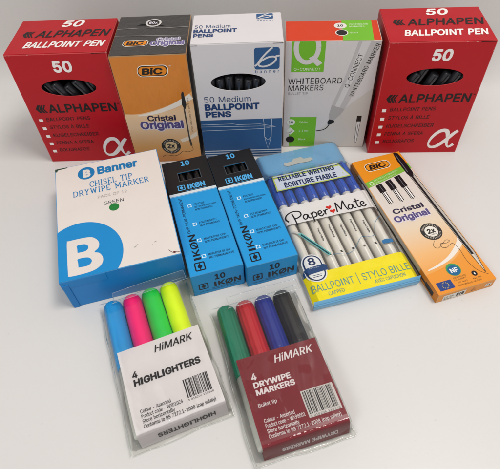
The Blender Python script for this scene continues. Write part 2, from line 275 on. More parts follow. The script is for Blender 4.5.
'a': [390, '160,-9 137,-7 115,-3 94,5 76,15 60,29 48,45 38,63 32,84 30,108 32,128 36,146 43,161 58,179 78,193 92,200 108,206 125,211 178,220 234,227 252,230 265,235 273,243 276,255 276,257 273,279 267,297 256,311 240,322 220,329 196,331 171,329 149,322 132,313 118,301 107,288 100,274 41,291 51,313 64,331 79,346 95,358 114,368 133,375 153,380 173,383 194,384 215,383 239,379 255,375 271,369 286,360 300,350 312,336 322,320 330,301 335,278 337,251 337,0 277,0 277,52 272,52 264,38 252,25 236,12 215,1 199,-4 181,-7', '170,45 192,47 211,51 228,59 248,74 263,93 272,115 276,138 276,190 270,186 259,182 231,176 200,171 175,168 154,164 134,159 117,150 103,139 95,124 92,105 94,87 102,72 114,61 130,52 149,47'],
'b': [425, '229,-8 208,-7 189,-3 172,4 153,17 138,31 127,46 118,59 112,59 112,0 53,0 53,509 114,509 114,319 118,319 137,346 152,360 171,373 188,379 207,383 229,384 259,382 287,374 313,361 335,342 354,320 370,293 381,261 388,227 390,189 388,151 381,116 370,84 355,57 336,34 313,16 288,3 260,-6', '220,47 242,49 262,55 279,66 294,80 306,97 316,117 323,139 327,163 328,189 327,215 323,239 316,261 307,281 295,298 280,311 262,322 243,328 220,330 198,328 178,322 161,312 147,299 134,282 125,263 118,241 114,216 113,189 114,162 118,138 125,115 135,95 147,78 162,65 179,55 198,49'],
'c': [396, '207,-8 174,-5 144,3 117,16 93,35 72,58 56,85 44,116 37,150 34,187 37,225 44,260 56,291 72,318 93,341 117,360 144,374 174,382 207,384 226,384 243,381 260,377 284,368 305,356 324,341 340,322 349,308 356,293 362,277 303,262 298,276 290,289 281,301 270,311 257,319 242,325 226,329 207,330 184,328 163,321 145,310 130,296 118,278 108,258 102,236 98,212 96,187 98,163 102,139 108,117 118,97 130,80 145,66 163,55 184,49 207,46 226,48 243,52 258,58 271,66 282,76 292,89 299,102 304,117 363,102 357,86 350,70 341,56 325,37 306,21 292,12 277,5 261,-1 244,-5 226,-7'],
'd': [425, '195,-8 165,-6 137,3 111,16 89,34 70,57 55,84 43,116 36,151 34,189 36,227 43,261 55,293 70,320 89,342 112,361 137,374 165,382 196,384 218,383 237,379 253,373 272,360 287,346 298,331 306,319 311,319 311,509 372,509 372,0 313,0 313,59 307,59 298,46 287,31 272,17 252,4 236,-3 217,-7', '205,47 226,49 246,55 263,65 278,78 290,95 299,115 306,138 310,162 312,189 310,216 306,241 300,263 290,282 278,299 263,312 246,322 227,328 205,330 182,328 162,322 145,311 130,298 118,281 108,261 102,239 98,215 96,189 98,163 102,139 109,117 118,97 130,80 145,66 162,55 182,49'],
'e': [404, '212,-8 177,-5 145,3 117,16 92,35 72,58 56,85 44,116 37,150 34,187 36,224 44,258 55,290 71,317 91,340 115,359 142,373 172,382 205,384 226,383 246,380 266,374 285,366 303,355 319,341 334,324 347,305 357,282 365,256 370,227 371,194 371,169 75,169 75,221 338,221 310,202 308,226 304,248 298,269 288,286 277,301 263,314 246,323 227,328 205,330 183,328 164,323 146,313 131,301 119,286 109,270 102,251 97,231 96,211 96,178 98,151 102,127 110,106 121,88 135,73 151,61 169,53 190,48 212,46 234,48 254,53 271,61 285,73 297,88 306,105 365,91 358,72 348,55 335,39 320,26 302,14 283,4 261,-3 237,-7'],
'f': [254, '228,379 228,327 6,327 6,379', '81,0 81,432 82,452 87,470 96,486 107,499 120,510 135,519 152,525 169,529 187,530 207,529 222,527 234,524 243,521 227,468 222,470 215,472 206,473 195,474 171,470 154,460 145,443 142,419 142,0'],
'g': [425, '207,-151 180,-149 156,-146 134,-140 114,-132 97,-122 82,-110 70,-97 59,-84 51,-69 101,-41 110,-53 122,-66 136,-78 154,-88 169,-93 187,-96 207,-97 236,-95 261,-87 282,-75 298,-58 308,-34 311,-6 311,68 306,68 298,56 287,41 272,28 252,16 236,10 217,6 195,5 165,7 138,14 113,27 90,43 71,65 55,90 43,120 36,154 34,191 36,229 43,263 55,293 71,320 90,342 112,361 138,374 166,382 196,384 218,383 237,379 253,373 273,360 288,346 299,331 308,319 313,319 313,379 372,379 372,-9 370,-40 363,-67 350,-90 334,-109 314,-124 291,-136 265,-144 237,-149', '205,59 227,61 246,66 264,75 278,87 290,103 300,121 307,142 311,166 312,193 311,219 307,242 300,264 291,283 279,299 264,312 247,322 227,328 205,330 182,328 163,322 145,312 130,298 118,282 109,262 102,241 98,218 96,193 98,167 102,144 109,123 118,104 131,88 145,76 163,66 183,61'],
'h': [410, '114,227 114,0 53,0 53,509 114,509 114,287 102,287 116,319 132,344 152,362 175,374 200,382 227,384 252,383 275,377 295,369 313,356 328,340 341,321 350,298 355,271 357,240 357,0 296,0 296,235 293,263 286,286 273,304 256,318 235,326 210,329 192,328 176,324 161,317 141,303 126,283 119,266 115,248'],
'i': [167, '53,0 53,379 114,379 114,0', '84,443 67,446 54,455 44,468 41,483 44,499 54,512 67,521 84,524 100,521 114,512 123,499 126,483 123,468 114,455 100,446'],
'j': [167, '53,379 114,379 114,-30 112,-52 108,-72 102,-90 92,-106 80,-119 65,-129 47,-137 27,-141 4,-143 -10,-143 -10,-87 2,-87 25,-83 40,-72 50,-54 53,-29', '83,443 67,446 53,455 44,468 41,483 44,499 53,512 67,521 83,524 100,521 114,512 123,499 126,483 123,468 114,455 100,446'],
'k': [381, '110,137 110,212 121,212 284,379 360,379 184,199 177,199', '53,0 53,509 114,509 114,0', '294,0 148,186 191,229 372,0'],
'l': [189, '139,-2 112,0 91,8 74,20 62,37 55,59 53,84 53,509 114,509 114,99 115,77 120,62 130,54 146,52 154,52 160,53 170,54 181,3 162,-1 151,-2'],
'm': [610, '53,0 53,379 112,379 112,295 108,295 114,314 122,331 132,346 151,363 172,376 195,384 219,386 245,383 268,375 287,361 303,342 314,320 321,295 312,295 318,312 326,329 337,343 350,356 364,366 381,375 398,381 417,385 437,386 458,385 478,380 497,372 514,361 529,346 541,328 550,307 555,283 557,255 557,0 496,0 496,254 493,279 485,298 473,313 456,323 438,329 419,330 395,328 374,320 358,307 345,290 338,270 335,247 335,0 274,0 274,260 272,280 265,297 253,311 238,322 220,328 199,330 178,328 158,320 140,307 126,289 119,274 115,257 114,238 114,0'],
'n': [410, '114,227 114,0 53,0 53,379 112,379 112,287 102,287 116,319 132,344 152,362 175,374 200,382 227,384 252,383 275,377 295,369 313,356 328,340 341,321 350,298 355,271 357,240 357,0 296,0 296,235 293,263 286,286 273,304 256,318 235,326 210,329 192,328 176,324 161,317 141,303 126,283 119,266 115,248'],
'o': [416, '207,-8 174,-5 144,3 117,16 93,35 72,58 56,85 44,116 37,150 34,187 37,225 44,260 56,291 72,318 93,341 117,360 144,374 174,382 207,384 241,382 271,374 299,360 323,341 343,318 359,291 371,260 379,225 381,187 379,150 371,116 359,85 343,58 323,35 299,16 271,3 241,-5', '207,46 231,49 252,55 270,66 285,80 298,97 307,117 314,139 318,163 319,187 318,212 314,236 307,258 298,278 285,296 270,310 252,321 231,328 207,330 184,328 163,321 145,310 130,296 118,278 108,258 102,236 98,212 96,187 98,163 102,139 108,117 118,97 130,80 145,66 163,55 184,49'],
'p': [425, '53,-143 53,379 112,379 112,319 118,319 126,331 137,346 152,360 171,373 188,379 207,383 229,384 259,382 287,374 313,361 335,342 354,320 370,293 381,261 388,227 390,189 388,151 381,116 370,84 355,57 336,34 313,16 288,3 260,-6 229,-8 208,-7 189,-3 173,4 153,17 138,31 127,46 118,59 114,59 114,-143', '220,47 242,49 262,55 279,66 294,80 306,97 316,117 323,139 327,163 328,189 327,215 323,239 316,261 307,281 295,298 280,311 262,322 243,328 220,330 198,328 178,322 161,312 147,299 134,282 125,263 118,241 114,216 113,189 114,162 118,138 125,115 135,95 147,78 162,65 179,55 198,49'],
'q': [425, '372,-143 311,-143 311,59 306,59 298,46 287,31 272,17 252,4 236,-3 217,-7 195,-8 165,-6 137,3 111,16 89,34 70,57 55,84 43,116 36,151 34,189 36,227 43,261 55,293 70,320 89,342 112,361 137,374 165,382 196,384 218,383 237,379 253,373 272,360 287,346 298,331 307,319 313,319 313,379 372,379', '205,47 226,49 246,55 263,65 278,78 290,95 299,115 306,138 310,162 312,189 310,216 306,241 300,263 290,282 278,299 263,312 246,322 227,328 205,330 182,328 162,322 145,311 130,298 118,281 108,261 102,239 98,215 96,189 98,163 102,139 109,117 118,97 130,80 145,66 162,55 182,49'],
'r': [259, '53,0 53,379 112,379 112,321 115,321 124,339 137,354 152,367 171,377 191,383 213,385 229,384 243,384 243,322 230,324 219,325 207,326 182,323 159,315 140,301 126,284 117,262 114,237 114,0'],
's': [365, '182,-8 157,-7 133,-3 112,3 93,12 76,24 62,38 50,54 41,73 36,94 94,107 101,87 111,72 124,60 141,52 160,47 181,45 206,47 227,53 244,62 262,81 268,103 265,121 254,136 237,147 212,155 149,170 118,180 92,192 72,208 58,227 50,249 47,274 49,295 55,314 65,332 79,347 95,360 115,370 137,378 161,383 187,384 212,383 234,379 254,372 271,363 286,352 299,339 309,324 318,308 324,290 268,277 258,298 243,316 228,325 210,331 187,333 166,331 147,326 131,317 114,299 109,277 112,258 124,243 136,235 152,229 172,223 229,209 261,200 287,187 306,171 320,153 328,131 331,107 329,85 323,65 312,47 298,31 281,18 260,6 236,-2 210,-7'],
't': [228, '204,379 204,327 6,327 6,379', '65,471 126,471 126,98 128,76 136,61 150,53 170,50 177,50 185,51 202,54 213,2 203,-1 192,-3 168,-4 138,-1 113,7 92,21 77,41 68,64 65,93'],
'u': [410, '182,-5 158,-3 135,2 115,11 97,23 82,39 69,59 60,82 54,109 53,139 53,379 114,379 114,144 116,117 124,94 137,75 154,61 175,53 200,50 218,51 234,55 249,62 268,77 283,97 290,113 295,132 296,153 296,379 357,379 357,0 298,0 298,92 307,92 294,60 277,35 257,17 234,5 209,-3'],
'v': [390, '163,0 17,379 84,379 165,155 187,87 206,21 184,21 203,87 224,155 305,379 371,379 226,0'],
'w': [567, '138,0 23,379 87,379 133,214 154,137 175,41 165,41 186,135 206,214 252,379 316,379 362,214 382,136 402,41 391,41 413,135 434,214 480,379 545,379 429,0 368,0 319,172 305,225 291,280 277,338 291,338 277,280 263,225 248,172 199,0'],
'x': [379, '21,0 171,218 171,171 29,379 100,379 147,306 179,253 207,206 175,206 202,253 211,270 222,287 233,306 282,379 352,379 209,169 209,214 358,0 287,0 231,85 200,136 173,182 205,182 178,136 148,85 91,0'],
'y': [390, '47,-139 61,-86 71,-87 88,-90 104,-89 118,-84 130,-74 141,-58 151,-36 163,-1 17,379 84,379 165,155 187,87 206,21 184,21 202,87 224,155 305,379 371,379 204,-58 196,-77 187,-93 177,-107 159,-124 139,-136 117,-143 91,-145 77,-145 65,-143 54,-141'],
'z': [381, '42,0 42,46 254,320 254,323 48,323 48,379 333,379 333,331 126,60 126,56 339,56 339,0'],
'|': [230, '141,673 141,-164 88,-164 88,673'],
'®': [463, '231,118 205,120 179,125 154,134 131,145 110,160 91,177 74,196 60,217 48,240 40,264 35,290 33,317 35,344 40,369 48,394 60,417 74,438 91,457 110,474 131,488 154,500 179,509 205,514 231,516 258,514 284,509 309,500 332,488 353,474 372,457 389,438 403,417 415,394 423,369 428,344 430,317 428,290 423,264 415,240 403,217 389,196 372,177 353,160 332,145 309,134 284,125 258,120', '231,166 258,169 284,175 307,187 328,202 347,220 362,241 373,265 380,290 382,317 380,344 373,369 362,393 347,414 328,432 307,447 284,458 258,465 231,467 205,465 180,458 156,447 135,432 116,414 101,393 90,369 83,344 81,317 83,290 90,265 101,241 116,220 135,202 156,187 180,175 205,169', '273,226 228,312 273,312 319,226', '161,226 161,409 253,409 266,407 279,402 292,394 302,383 309,368 311,350 309,332 302,316 291,304 278,295 264,289 250,287 185,287 185,319 239,319 248,321 257,327 264,337 267,350 264,364 257,372 248,376 239,378 203,378 203,226'],
'À': [480, '16,0 201,509 276,509 463,0 395,0 287,302 264,372 232,478 245,478 213,371 191,302 85,0', '110,142 110,199 370,199 370,142', '216,558 150,659 218,659 266,558'],
'É': [419, '60,0 60,509 372,509 372,452 125,452 125,286 355,286 355,229 125,229 125,57 375,57 375,0', '191,558 239,659 307,659 241,558'],
'Ø': [534, '267,-7 235,-5 205,1 177,11 150,25 126,42 105,63 86,88 70,115 57,146 48,179 42,215 40,254 42,293 48,329 57,362 70,393 86,421 105,445 126,466 150,484 177,498 205,508 235,514 267,516 299,514 329,508 357,498 384,484 408,466 429,445 448,421 464,393 477,362 486,329 491,293 493,254 491,215 486,179 477,146 464,115 448,88 429,63 408,42 384,25 357,11 329,1 299,-5', '267,53 296,55 324,63 349,76 372,94 392,116 408,144 420,176 428,213 430,254 428,295 420,332 408,365 392,392 372,415 349,433 324,446 296,453 267,456 237,453 210,445 184,433 161,415 142,392 125,364 113,332 106,295 103,254 106,213 113,176 125,144 142,117 161,94 184,76 210,63 237,55', '108,-16 64,15 426,525 470,493'],
}
# outlines of a plain grotesque alphabet: advance, then each contour as x,y points in thousandths of the type size
from mathutils.geometry import tessellate_polygon
FONT_DATA['I'] = [250, '60,0 60,HH 160,HH 160,0'.replace('HH', str(max(int(p.split(',')[1]) for p in FONT_DATA['H'][1].split())))]
FONT_DATA['l'] = [200, '52,0 52,%s 138,%s 138,0' % ((max(int(p.split(',')[1]) for p in FONT_DATA['l'][1].split()),)*2)]
def _bowl(x, y0, y1, r0=-90, n=12):
    c, r = (y0+y1)/2, (y1-y0)/2
    return ['%d,%d' % (round(x+r*math.cos(math.radians(90-180*i/n))), round(c+r*math.sin(math.radians(90-180*i/n)))) for i in range(n+1)]
_PO = ' '.join(['60,0', '60,509']+_bowl(238, 192, 509)+['125,192', '125,0']); _PH = ' '.join((['125,451']+_bowl(234, 250, 451)+['125,250'])[::-1])
FONT_DATA['P'] = [430, _PO, _PH]; FONT_DATA['R'] = [449, _PO, _PH, '205,212 276,222 402,0 326,0']
_G = {}
def _inside(p, c):
    r = False
    for i in range(len(c)):
        (x1, y1), (x2, y2) = c[i-1], c[i]
        if (y1 > p[1]) != (y2 > p[1]) and p[0] < (x2-x1)*(p[1]-y1)/(y2-y1)+x1: r = not r
    return r
def _area(c): return sum(c[i-1][0]*c[i][1]-c[i][0]*c[i-1][1] for i in range(len(c)))/2
def _glyph(ch):
    if ch not in _G:
        d = FONT_DATA.get(ch, FONT_DATA['-']); cs = [[tuple(int(q)/1000 for q in p.split(',')) for p in c.split()] for c in d[1:]]
        big = max(cs, key=lambda c: abs(_area(c))); sg = _area(big) > 0
        outs = [c for c in cs if (_area(c) > 0) == sg]; holes = [c for c in cs if (_area(c) > 0) != sg]
        V, Fc = [], []
        for k, o in enumerate(outs):
            hs = [h for h in holes if _inside(h[0], o) and not any(q is not o and abs(_area(q)) < abs(_area(o)) and _inside(h[0], q) for q in outs)]
            loops = [o]+hs; flat = [p for l in loops for p in l]; b0 = len(V)
            for t in tessellate_polygon([[Vector((x, y, 0)) for x, y in l] for l in loops]): Fc.append([i+b0 for i in t])
            V += [(x, y, k*.0012) for x, y in flat]
        _G[ch] = (d[0]/1000, V, Fc)
    return _G[ch]
def _raw(body):
    V, Fc, x = [], [], 0.0
    for ch in body:
        if ch == ' ': x += .25; continue
        ad, v, f = _glyph(ch); b0 = len(V)
        V += [(p+x, q, z) for p, q, z in v]; Fc += [[i+b0 for i in g] for g in f]; x += ad
    return V, Fc
def glyphs(body, bold):
    """flat letters; heavier weights are built up from shifted copies, each a hair above the last"""
    V0, F0 = _raw(body)
    if bold < .011: return V0, F0
    V, Fc = [], []
    dirs = [(0, 0)]+[(math.cos(k*math.pi/4), math.sin(k*math.pi/4)) for k in range(8)]
    if bold < .02: dirs = [(0, 0), (1, .3), (-1, -.3)]
    for k, (dx, dy) in enumerate(dirs):
        b0 = len(V); V += [(x+dx*bold, y+dy*bold, z+k*.004) for x, y, z in V0]; Fc += [[i+b0 for i in g] for g in F0]
    return V, Fc
def clip_poly(pts, x0, y0, x1, y1):
    def cl(P, ins, inter):
        out = []
        for i in range(len(P)):
            a, b = P[i-1], P[i]
            if ins(b):
                if not ins(a): out.append(inter(a, b))
                out.append(b)
            elif ins(a): out.append(inter(a, b))
        return out
    def ix(xc): return lambda a, b: (xc, a[1]+(b[1]-a[1])*(xc-a[0])/(b[0]-a[0]))
    def iy(yc): return lambda a, b: (a[0]+(b[0]-a[0])*(yc-a[1])/(b[1]-a[1]), yc)
    for ins, it in ((lambda p: p[0] >= x0, ix(x0)), (lambda p: p[0] <= x1, ix(x1)), (lambda p: p[1] >= y0, iy(y0)), (lambda p: p[1] <= y1, iy(y1))):
        if pts: pts = cl(pts, ins, it)
    return pts
def oval(cx, cy, rx, ry, n=48, rot=0.0, a0=0, a1=2*math.pi):
    full = abs(a1-a0-2*math.pi) < 1e-6
    out = []
    for i in range(n if full else n+1):
        a = a0+(a1-a0)*i/n; x, y = rx*math.cos(a), ry*math.sin(a)
        out.append((cx+x*math.cos(rot)-y*math.sin(rot), cy+x*math.sin(rot)+y*math.cos(rot)))
    return out
def rrect(x0, y0, x1, y1, r, n=6, shear=0.0):
    out = []
    for cx, cy, a in ((x1-r, y0+r, -90), (x1-r, y1-r, 0), (x0+r, y1-r, 90), (x0+r, y0+r, 180)):
        for i in range(n+1):
            t = math.radians(a+90*i/n); x = cx+r*math.cos(t); y = cy+r*math.sin(t); out.append((x+shear*(y-y0), y))
    return out
def rect(x0, y0, x1, y1): return [(x0, y0), (x1, y0), (x1, y1), (x0, y1)]
def smoothline(P, k=8):
    if len(P) < 3: return P
    Q = [P[0]]+list(P)+[P[-1]]; out = []
    for i in range(1, len(Q)-2):
        a, b, c, d = Q[i-1], Q[i], Q[i+1], Q[i+2]
        for j in range(k):
            t = j/k
            out.append(tuple(0.5*((2*b[m]) + (-a[m]+c[m])*t + (2*a[m]-5*b[m]+4*c[m]-d[m])*t*t + (-a[m]+3*b[m]-3*c[m]+d[m])*t**3) for m in range(len(b))))
    out.append(P[-1]); return out
def ribbon(pts, wd):
    n = len(pts); L, R = [], []
    for i, p in enumerate(pts):
        a = pts[max(0, i-1)]; b = pts[min(n-1, i+1)]
        dx, dy = b[0]-a[0], b[1]-a[1]; l = math.hypot(dx, dy) or 1
        h = (wd(i/(n-1)) if callable(wd) else wd)/2
        L.append((p[0]-dy/l*h, p[1]+dx/l*h)); R.append((p[0]+dy/l*h, p[1]-dx/l*h))
    return [[R[i], R[i+1], L[i+1], L[i]] for i in range(n-1)]

def lathe(name, prof, m, parent, n=28, at=(0, 0, 0), axis='z', flat=0.0, ribs=0, smooth=True):
    """prof = [(r, z)] mm, from bottom to top, turned round z then laid along the axis"""
    V, Fc = [], []
    for r, z in prof:
        for i in range(n):
            a = 2*math.pi*i/n; rr = r*(1-(flat if (ribs and (i//2) % 2) else 0))
            x, y = rr*math.cos(a), rr*math.sin(a)
            p = {'z': (x, y, z), 'y': (x, z, y)}[axis]
            V.append(((p[0]+at[0])*MM, (p[1]+at[1])*MM, (p[2]+at[2])*MM))
    for k in range(len(prof)-1):
        for i in range(n):
            a, b = k*n+i, k*n+(i+1) % n
            Fc.append((a, b, b+n, a+n))
    Fc.append(list(range(n))[::-1]); Fc.append([(len(prof)-1)*n+i for i in range(n)])
    o = mk(name, V, Fc, m, parent, smooth=smooth)
    bm = bmesh.new(); bm.from_mesh(o.data); bmesh.ops.recalc_face_normals(bm, faces=bm.faces[:])
    for f in bm.faces:
        if len(f.verts) > 4: f.smooth = False
    bm.to_mesh(o.data); bm.free()
    return o
def slab(name, x0, y0, z0, x1, y1, z1, m, parent, bev=0.15):
    bm = bmesh.new(); bmesh.ops.create_cube(bm, size=1)
    for v in bm.verts: v.co = Vector(((x0+x1)/2+v.co.x*(x1-x0), (y0+y1)/2+v.co.y*(y1-y0), (z0+z1)/2+v.co.z*(z1-z0)))*MM
    if bev: bmesh.ops.bevel(bm, geom=bm.edges[:], offset=bev*MM, segments=2, profile=0.6, affect='EDGES')
    me = bpy.data.meshes.new(name); bm.to_mesh(me); bm.free(); me.materials.append(m)
    o = bpy.data.objects.new(name, me); C.objects.link(o); o.parent = parent
    return o

# ------------------------------------------------------------------ table and wall behind it
def surface_mat(name, col, rough, spec, bump):
    m = bpy.data.materials.new(name); m.use_nodes = True; nt = m.node_tree; N = nt.nodes; L = nt.links; b = N['Principled BSDF']
    tc = N.new('ShaderNodeTexCoord'); n = N.new('ShaderNodeTexNoise'); n.inputs['Scale'].default_value = 5; n.inputs['Detail'].default_value = 6; n.inputs['Roughness'].default_value = 0.6
    L.new(tc.outputs['Object'], n.inputs['Vector'])
    rgb = lin(col); mx = N.new('ShaderNodeMix'); mx.data_type = 'RGBA'
    mx.inputs[6].default_value = (*[x*0.95 for x in rgb], 1); mx.inputs[7].default_value = (*[min(1, x*1.03) for x in rgb], 1)
    L.new(n.outputs[0], mx.inputs[0])
    # fine specks and smudges of use
    s = N.new('ShaderNodeTexNoise'); s.inputs['Scale'].default_value = 260; s.inputs['Detail'].default_value = 2; L.new(tc.outputs['Object'], s.inputs['Vector'])
    cr = N.new('ShaderNodeValToRGB'); cr.color_ramp.elements[0].position = 0.24; cr.color_ramp.elements[0].color = (0.93, 0.925, 0.91, 1); cr.color_ramp.elements[1].position = 0.30; cr.color_ramp.elements[1].color = (1, 1, 1, 1)
    L.new(s.outputs[0], cr.inputs[0])
    mu = N.new('ShaderNodeMix'); mu.data_type = 'RGBA'; mu.blend_type = 'MULTIPLY'; mu.inputs[0].default_value = 1
    L.new(mx.outputs[2], mu.inputs[6]); L.new(cr.outputs[0], mu.inputs[7]); L.new(mu.outputs[2], b.inputs['Base Color'])
    mr = N.new('ShaderNodeMapRange'); mr.inputs[3].default_value = rough-0.06; mr.inputs[4].default_value = rough+0.08; L.new(n.outputs[0], mr.inputs[0]); L.new(mr.outputs[0], b.inputs['Roughness'])
    b.inputs['Specular IOR Level'].default_value = spec
    bp = N.new('ShaderNodeBump'); bp.inputs['Strength'].default_value = bump; bp.inputs['Distance'].default_value = 0.0006
    n2 = N.new('ShaderNodeTexNoise'); n2.inputs['Scale'].default_value = 400; L.new(tc.outputs['Object'], n2.inputs['Vector']); L.new(n2.outputs[0], bp.inputs['Height']); L.new(bp.outputs[0], b.inputs['Normal'])
    return m
TABLE = surface_mat('white_laminate', 'd3d0cd', 0.38, 0.3, 0.06)
WALLM = TABLE
mk('table', [(-1.2, -0.6, 0), (1.2, -0.6, 0), (1.2, 0.60, 0), (-1.2, 0.60, 0)], [(0, 1, 2, 3)], TABLE)['kind'] = 'structure'
wv, wf = [], []
prof = [(-0.006, -0.00004)] + [(0.06*math.sin(a), -0.00002+0.06*(1-math.cos(a))) for a in [math.radians(4.5*i) for i in range(1, 21)]] + [(0.0602, 0.3), (0.0605, 0.9)]
for i, (dy, z) in enumerate(prof):
    for x in (-1.1, 1.1): wv.append((x, dy, z))
for i in range(len(prof)-1): wf.append((2*i, 2*i+1, 2*i+3, 2*i+2))
wall = mk('wall', wv, wf, WALLM, smooth=True); wall['kind'] = 'structure'
wall.location = (0, 0.4195, 0); wall.rotation_euler = (0, 0, -0.0456)

# ------------------------------------------------------------------ the pens seen in the windows
K_BLACK = plastic('2c2c31', 0.3, 'black_plastic'); K_CLEAR = plastic('66666a', 0.2, 'smoky_barrel')
def window_pen(name, cat, label, group, parent_box, face, u, v, depth, tilt, r, L=38, col=K_BLACK, along='z'):
    """a pen standing (or lying) inside a carton, top-level"""
    bx = parent_box; root = bx.root
    o = thing(name, label, cat, (0, 0, 0), 0, group)
    mw = Matrix.Translation(root.location) @ Matrix.Rotation(root.rotation_euler.z, 4, 'Z')
    p = Vector(bx.P(face, u, v, -depth))
    if face == 'front': loc = mw @ Matrix.Translation(p) @ Matrix.Rotation(tilt, 4, 'Y')
    else: loc = mw @ Matrix.Translation(p) @ Matrix.Rotation(tilt, 4, 'Z') @ Matrix.Rotation(-math.pi/2, 4, 'X')
    o.matrix_world = loc
    lathe('barrel', [(r*0.72, -L*0.9), (r*0.72, -2)], K_CLEAR, o, n=6, smooth=False)
    lathe('cap', [(r, -4), (r, L*0.42), (r*0.9, L*0.45), (r*0.55, L*0.46)], col, o, n=20)
    slab('clip', -0.9, -r-1.3, -2, 0.9, -r-0.3, L*0.42, col, o, 0.3)
    return o

ORD = ('first', 'second', 'third', 'fourth', 'fifth', 'sixth', 'seventh', 'eighth')
# ------------------------------------------------------------------ red cartons of ballpoint pens
RED = 'c0141f'
def red_carton(x, y, rz, label, tilt, wg):
    root = thing('pen_box', label, 'pen box', (x, y, 0), rz, 'two matching red cartons of ballpoint pens')
    b = Box(root, 85.6, 56.5, 116.3)
    r1 = mat('b00c1a', 0.36, 0.05); edge = mat('cc4a4c', 0.5, 0.3)
    ov = oval(44.3, 84.0, 24.0, 8.4, 56, rot=-0.01)
    carton = b.body({'top': r1, 'front': r1, 'left': r1, 'other': mat('8f1019', 0.5)}, hole=('front', ov), edge=edge)
    # lid flap tucked in, with its white board edge showing at the corner
    slab('lid_flap', -42.3, -27.9, 116.32, 42.3, 27.6, 116.75, r1, root, 0.2)
    e = 0.6
    slab('tuck_slit', 30, -28.32, 115.3, 42.2, -28.2, 115.9, mat('3a0c0e', 0.7), root, 0)
    W = mat('ece6e2', 0.42); K = mat('161213', 0.4); K2 = mat('3a1216', 0.45)
    t = b.text
    t('count', 'top', '50', 37.5, 43.3, 18.5, 10.5, W, 0.03, 0.25, e)
    t('brand_name', 'top', 'ALPHAPEN', 19, 26.2, 62.5, 10.8, K, 0.02, 0.22, e)
    t('title', 'top', 'BALLPOINT PEN', 13.6, 9.4, 67, 9.2, W, 0.028, 0.2, e)
    def chev(face, u, v, h, e):
        ps = []
        for k, (dx, wd) in enumerate(((0, 2.6), (3.3, 1.9), (6.0, 1.3))):
            ps.append([(u+dx+2.6, v), (u+dx, v+h/2), (u+dx+2.6, v+h), (u+dx+2.6+wd, v+h), (u+dx+wd+0.3, v+h/2), (u+dx+2.6+wd, v)])
        b.multi('emblem', face, ps, K, e)
    chev('top', 7.6, 26.6, 9.8, e)
    t('count', 'front', '50', 37.0, 99.8, 16.2, 10.2, W, 0.035, 0.06)
    chev('front', 7.2, 58.8, 8.4, 0.12)
    t('brand_name', 'front', 'ALPHAPEN', 18.3, 59.0, 62.5, 8.6, K, 0.02, 0.03)
    t('trademark', 'front', '®', 82.2, 65.3, 1.8, 1.8, K)
    for txt, v, u1 in (('BALLPOINT PENS', 49.6, 53.3), ('STYLOS À BILLE', 40.6, 49.8), ('KUGELSCHREIBER', 31.2, 56), ('PENNA A SFERA', 22.0, 48.7), ('BOLIGRAFOS', 13.0, 41.9)):
        t('lettering', 'front', txt, 12.6, v, u1-12.6, 3.9 if 'À' not in txt else 4.9, K2, 0.012, 0.05, slant=0.5)
    b.multi('bullet_squares', 'front', [rect(5.6, v-1.3, 9.2, v+1.9) for v in (50.2, 40.9, 31.7, 22.7, 13.4)], W)
    rw = random.Random(wg); wear = []
    for k in range(26):
        side = rw.choice('TTTLRB'); q = rw.random(); ln = rw.uniform(.4, 2.2); wd = rw.uniform(.08, .3)
        if side == 'T': u = rw.choice((q*6, 85-q*6, q*80)); wear.append([(u, 115.75-wd), (u+ln, 115.8-wd*.5), (u+ln*.8, 115.95), (u, 115.95)])
        elif side == 'B': u = q*80; wear.append([(u, .5), (u+ln, .5), (u+ln*.6, .5+wd)])
        else: x = .5 if side == 'L' else 85.1-wd; v = rw.choice((q*10, 115-q*14)); wear.append([(x, v), (x+wd, v+ln*.4), (x, v+ln)])
    bm = bmesh.new(); bm.from_mesh(carton.data); carton.data.materials.append(mat('dba7a3', .6)); mi = len(carton.data.materials)-1
    for q in wear:
        f = bm.faces.new([bm.verts.new(b.P('front', u, v, .06)) for u, v in q]); f.material_index = mi
    bm.to_mesh(carton.data); bm.free()
    # italic alpha sign
    A = smoothline([(57+(x-57)*.86, 7+(y-7)*.86) for x, y in [(84.5, 30), (80.5, 25.5), (73, 15), (66, 8.2), (59.5, 7.5), (56.6, 13), (59, 22), (65.5, 29.5), (72.5, 29.5), (75.5, 22), (77, 11.5), (80, 7.2), (84.6, 11)]], 8)
    b.stroke('alpha_sign', 'front', [A], lambda q: 1.6+2.4*abs(math.sin(q*math.pi*2.1+0.5)), W)
    # side panel print
    t('side_lettering', 'left', 'ALPHAPEN BALLPOINT PEN', 20, 96, 84, 7, mat('4a0d14', 0.5), 0.02, 0.1, rot=-math.pi/2)
    t('side_lettering', 'left', 'ALPHAPEN', 37, 60, 52, 7, mat('4a0d14', 0.5), 0.02, 0.1, rot=-math.pi/2)
    for i in range(6):
        window_pen('ballpoint_pen', 'pen', '%s black pen from the left in the window of the %s red carton' % (ORD[i], wg), 'black pens in the window of the %s red carton' % wg,
                   b, 'front', 22.5+i*9.0+random.uniform(-1, 1), 71+random.uniform(-3.5, 4), 5.8+(i % 2)*1.5, tilt+random.uniform(-.1, .1), 3.9)
    return b
red_carton(-.15084, .39779, -.03865, 'red carton of ballpoint pens at the left end of the back row', -0.5, 'left')
red_carton(.16479, .38387, -.06245, 'red carton of ballpoint pens at the right end of the back row', 0.42, 'right')

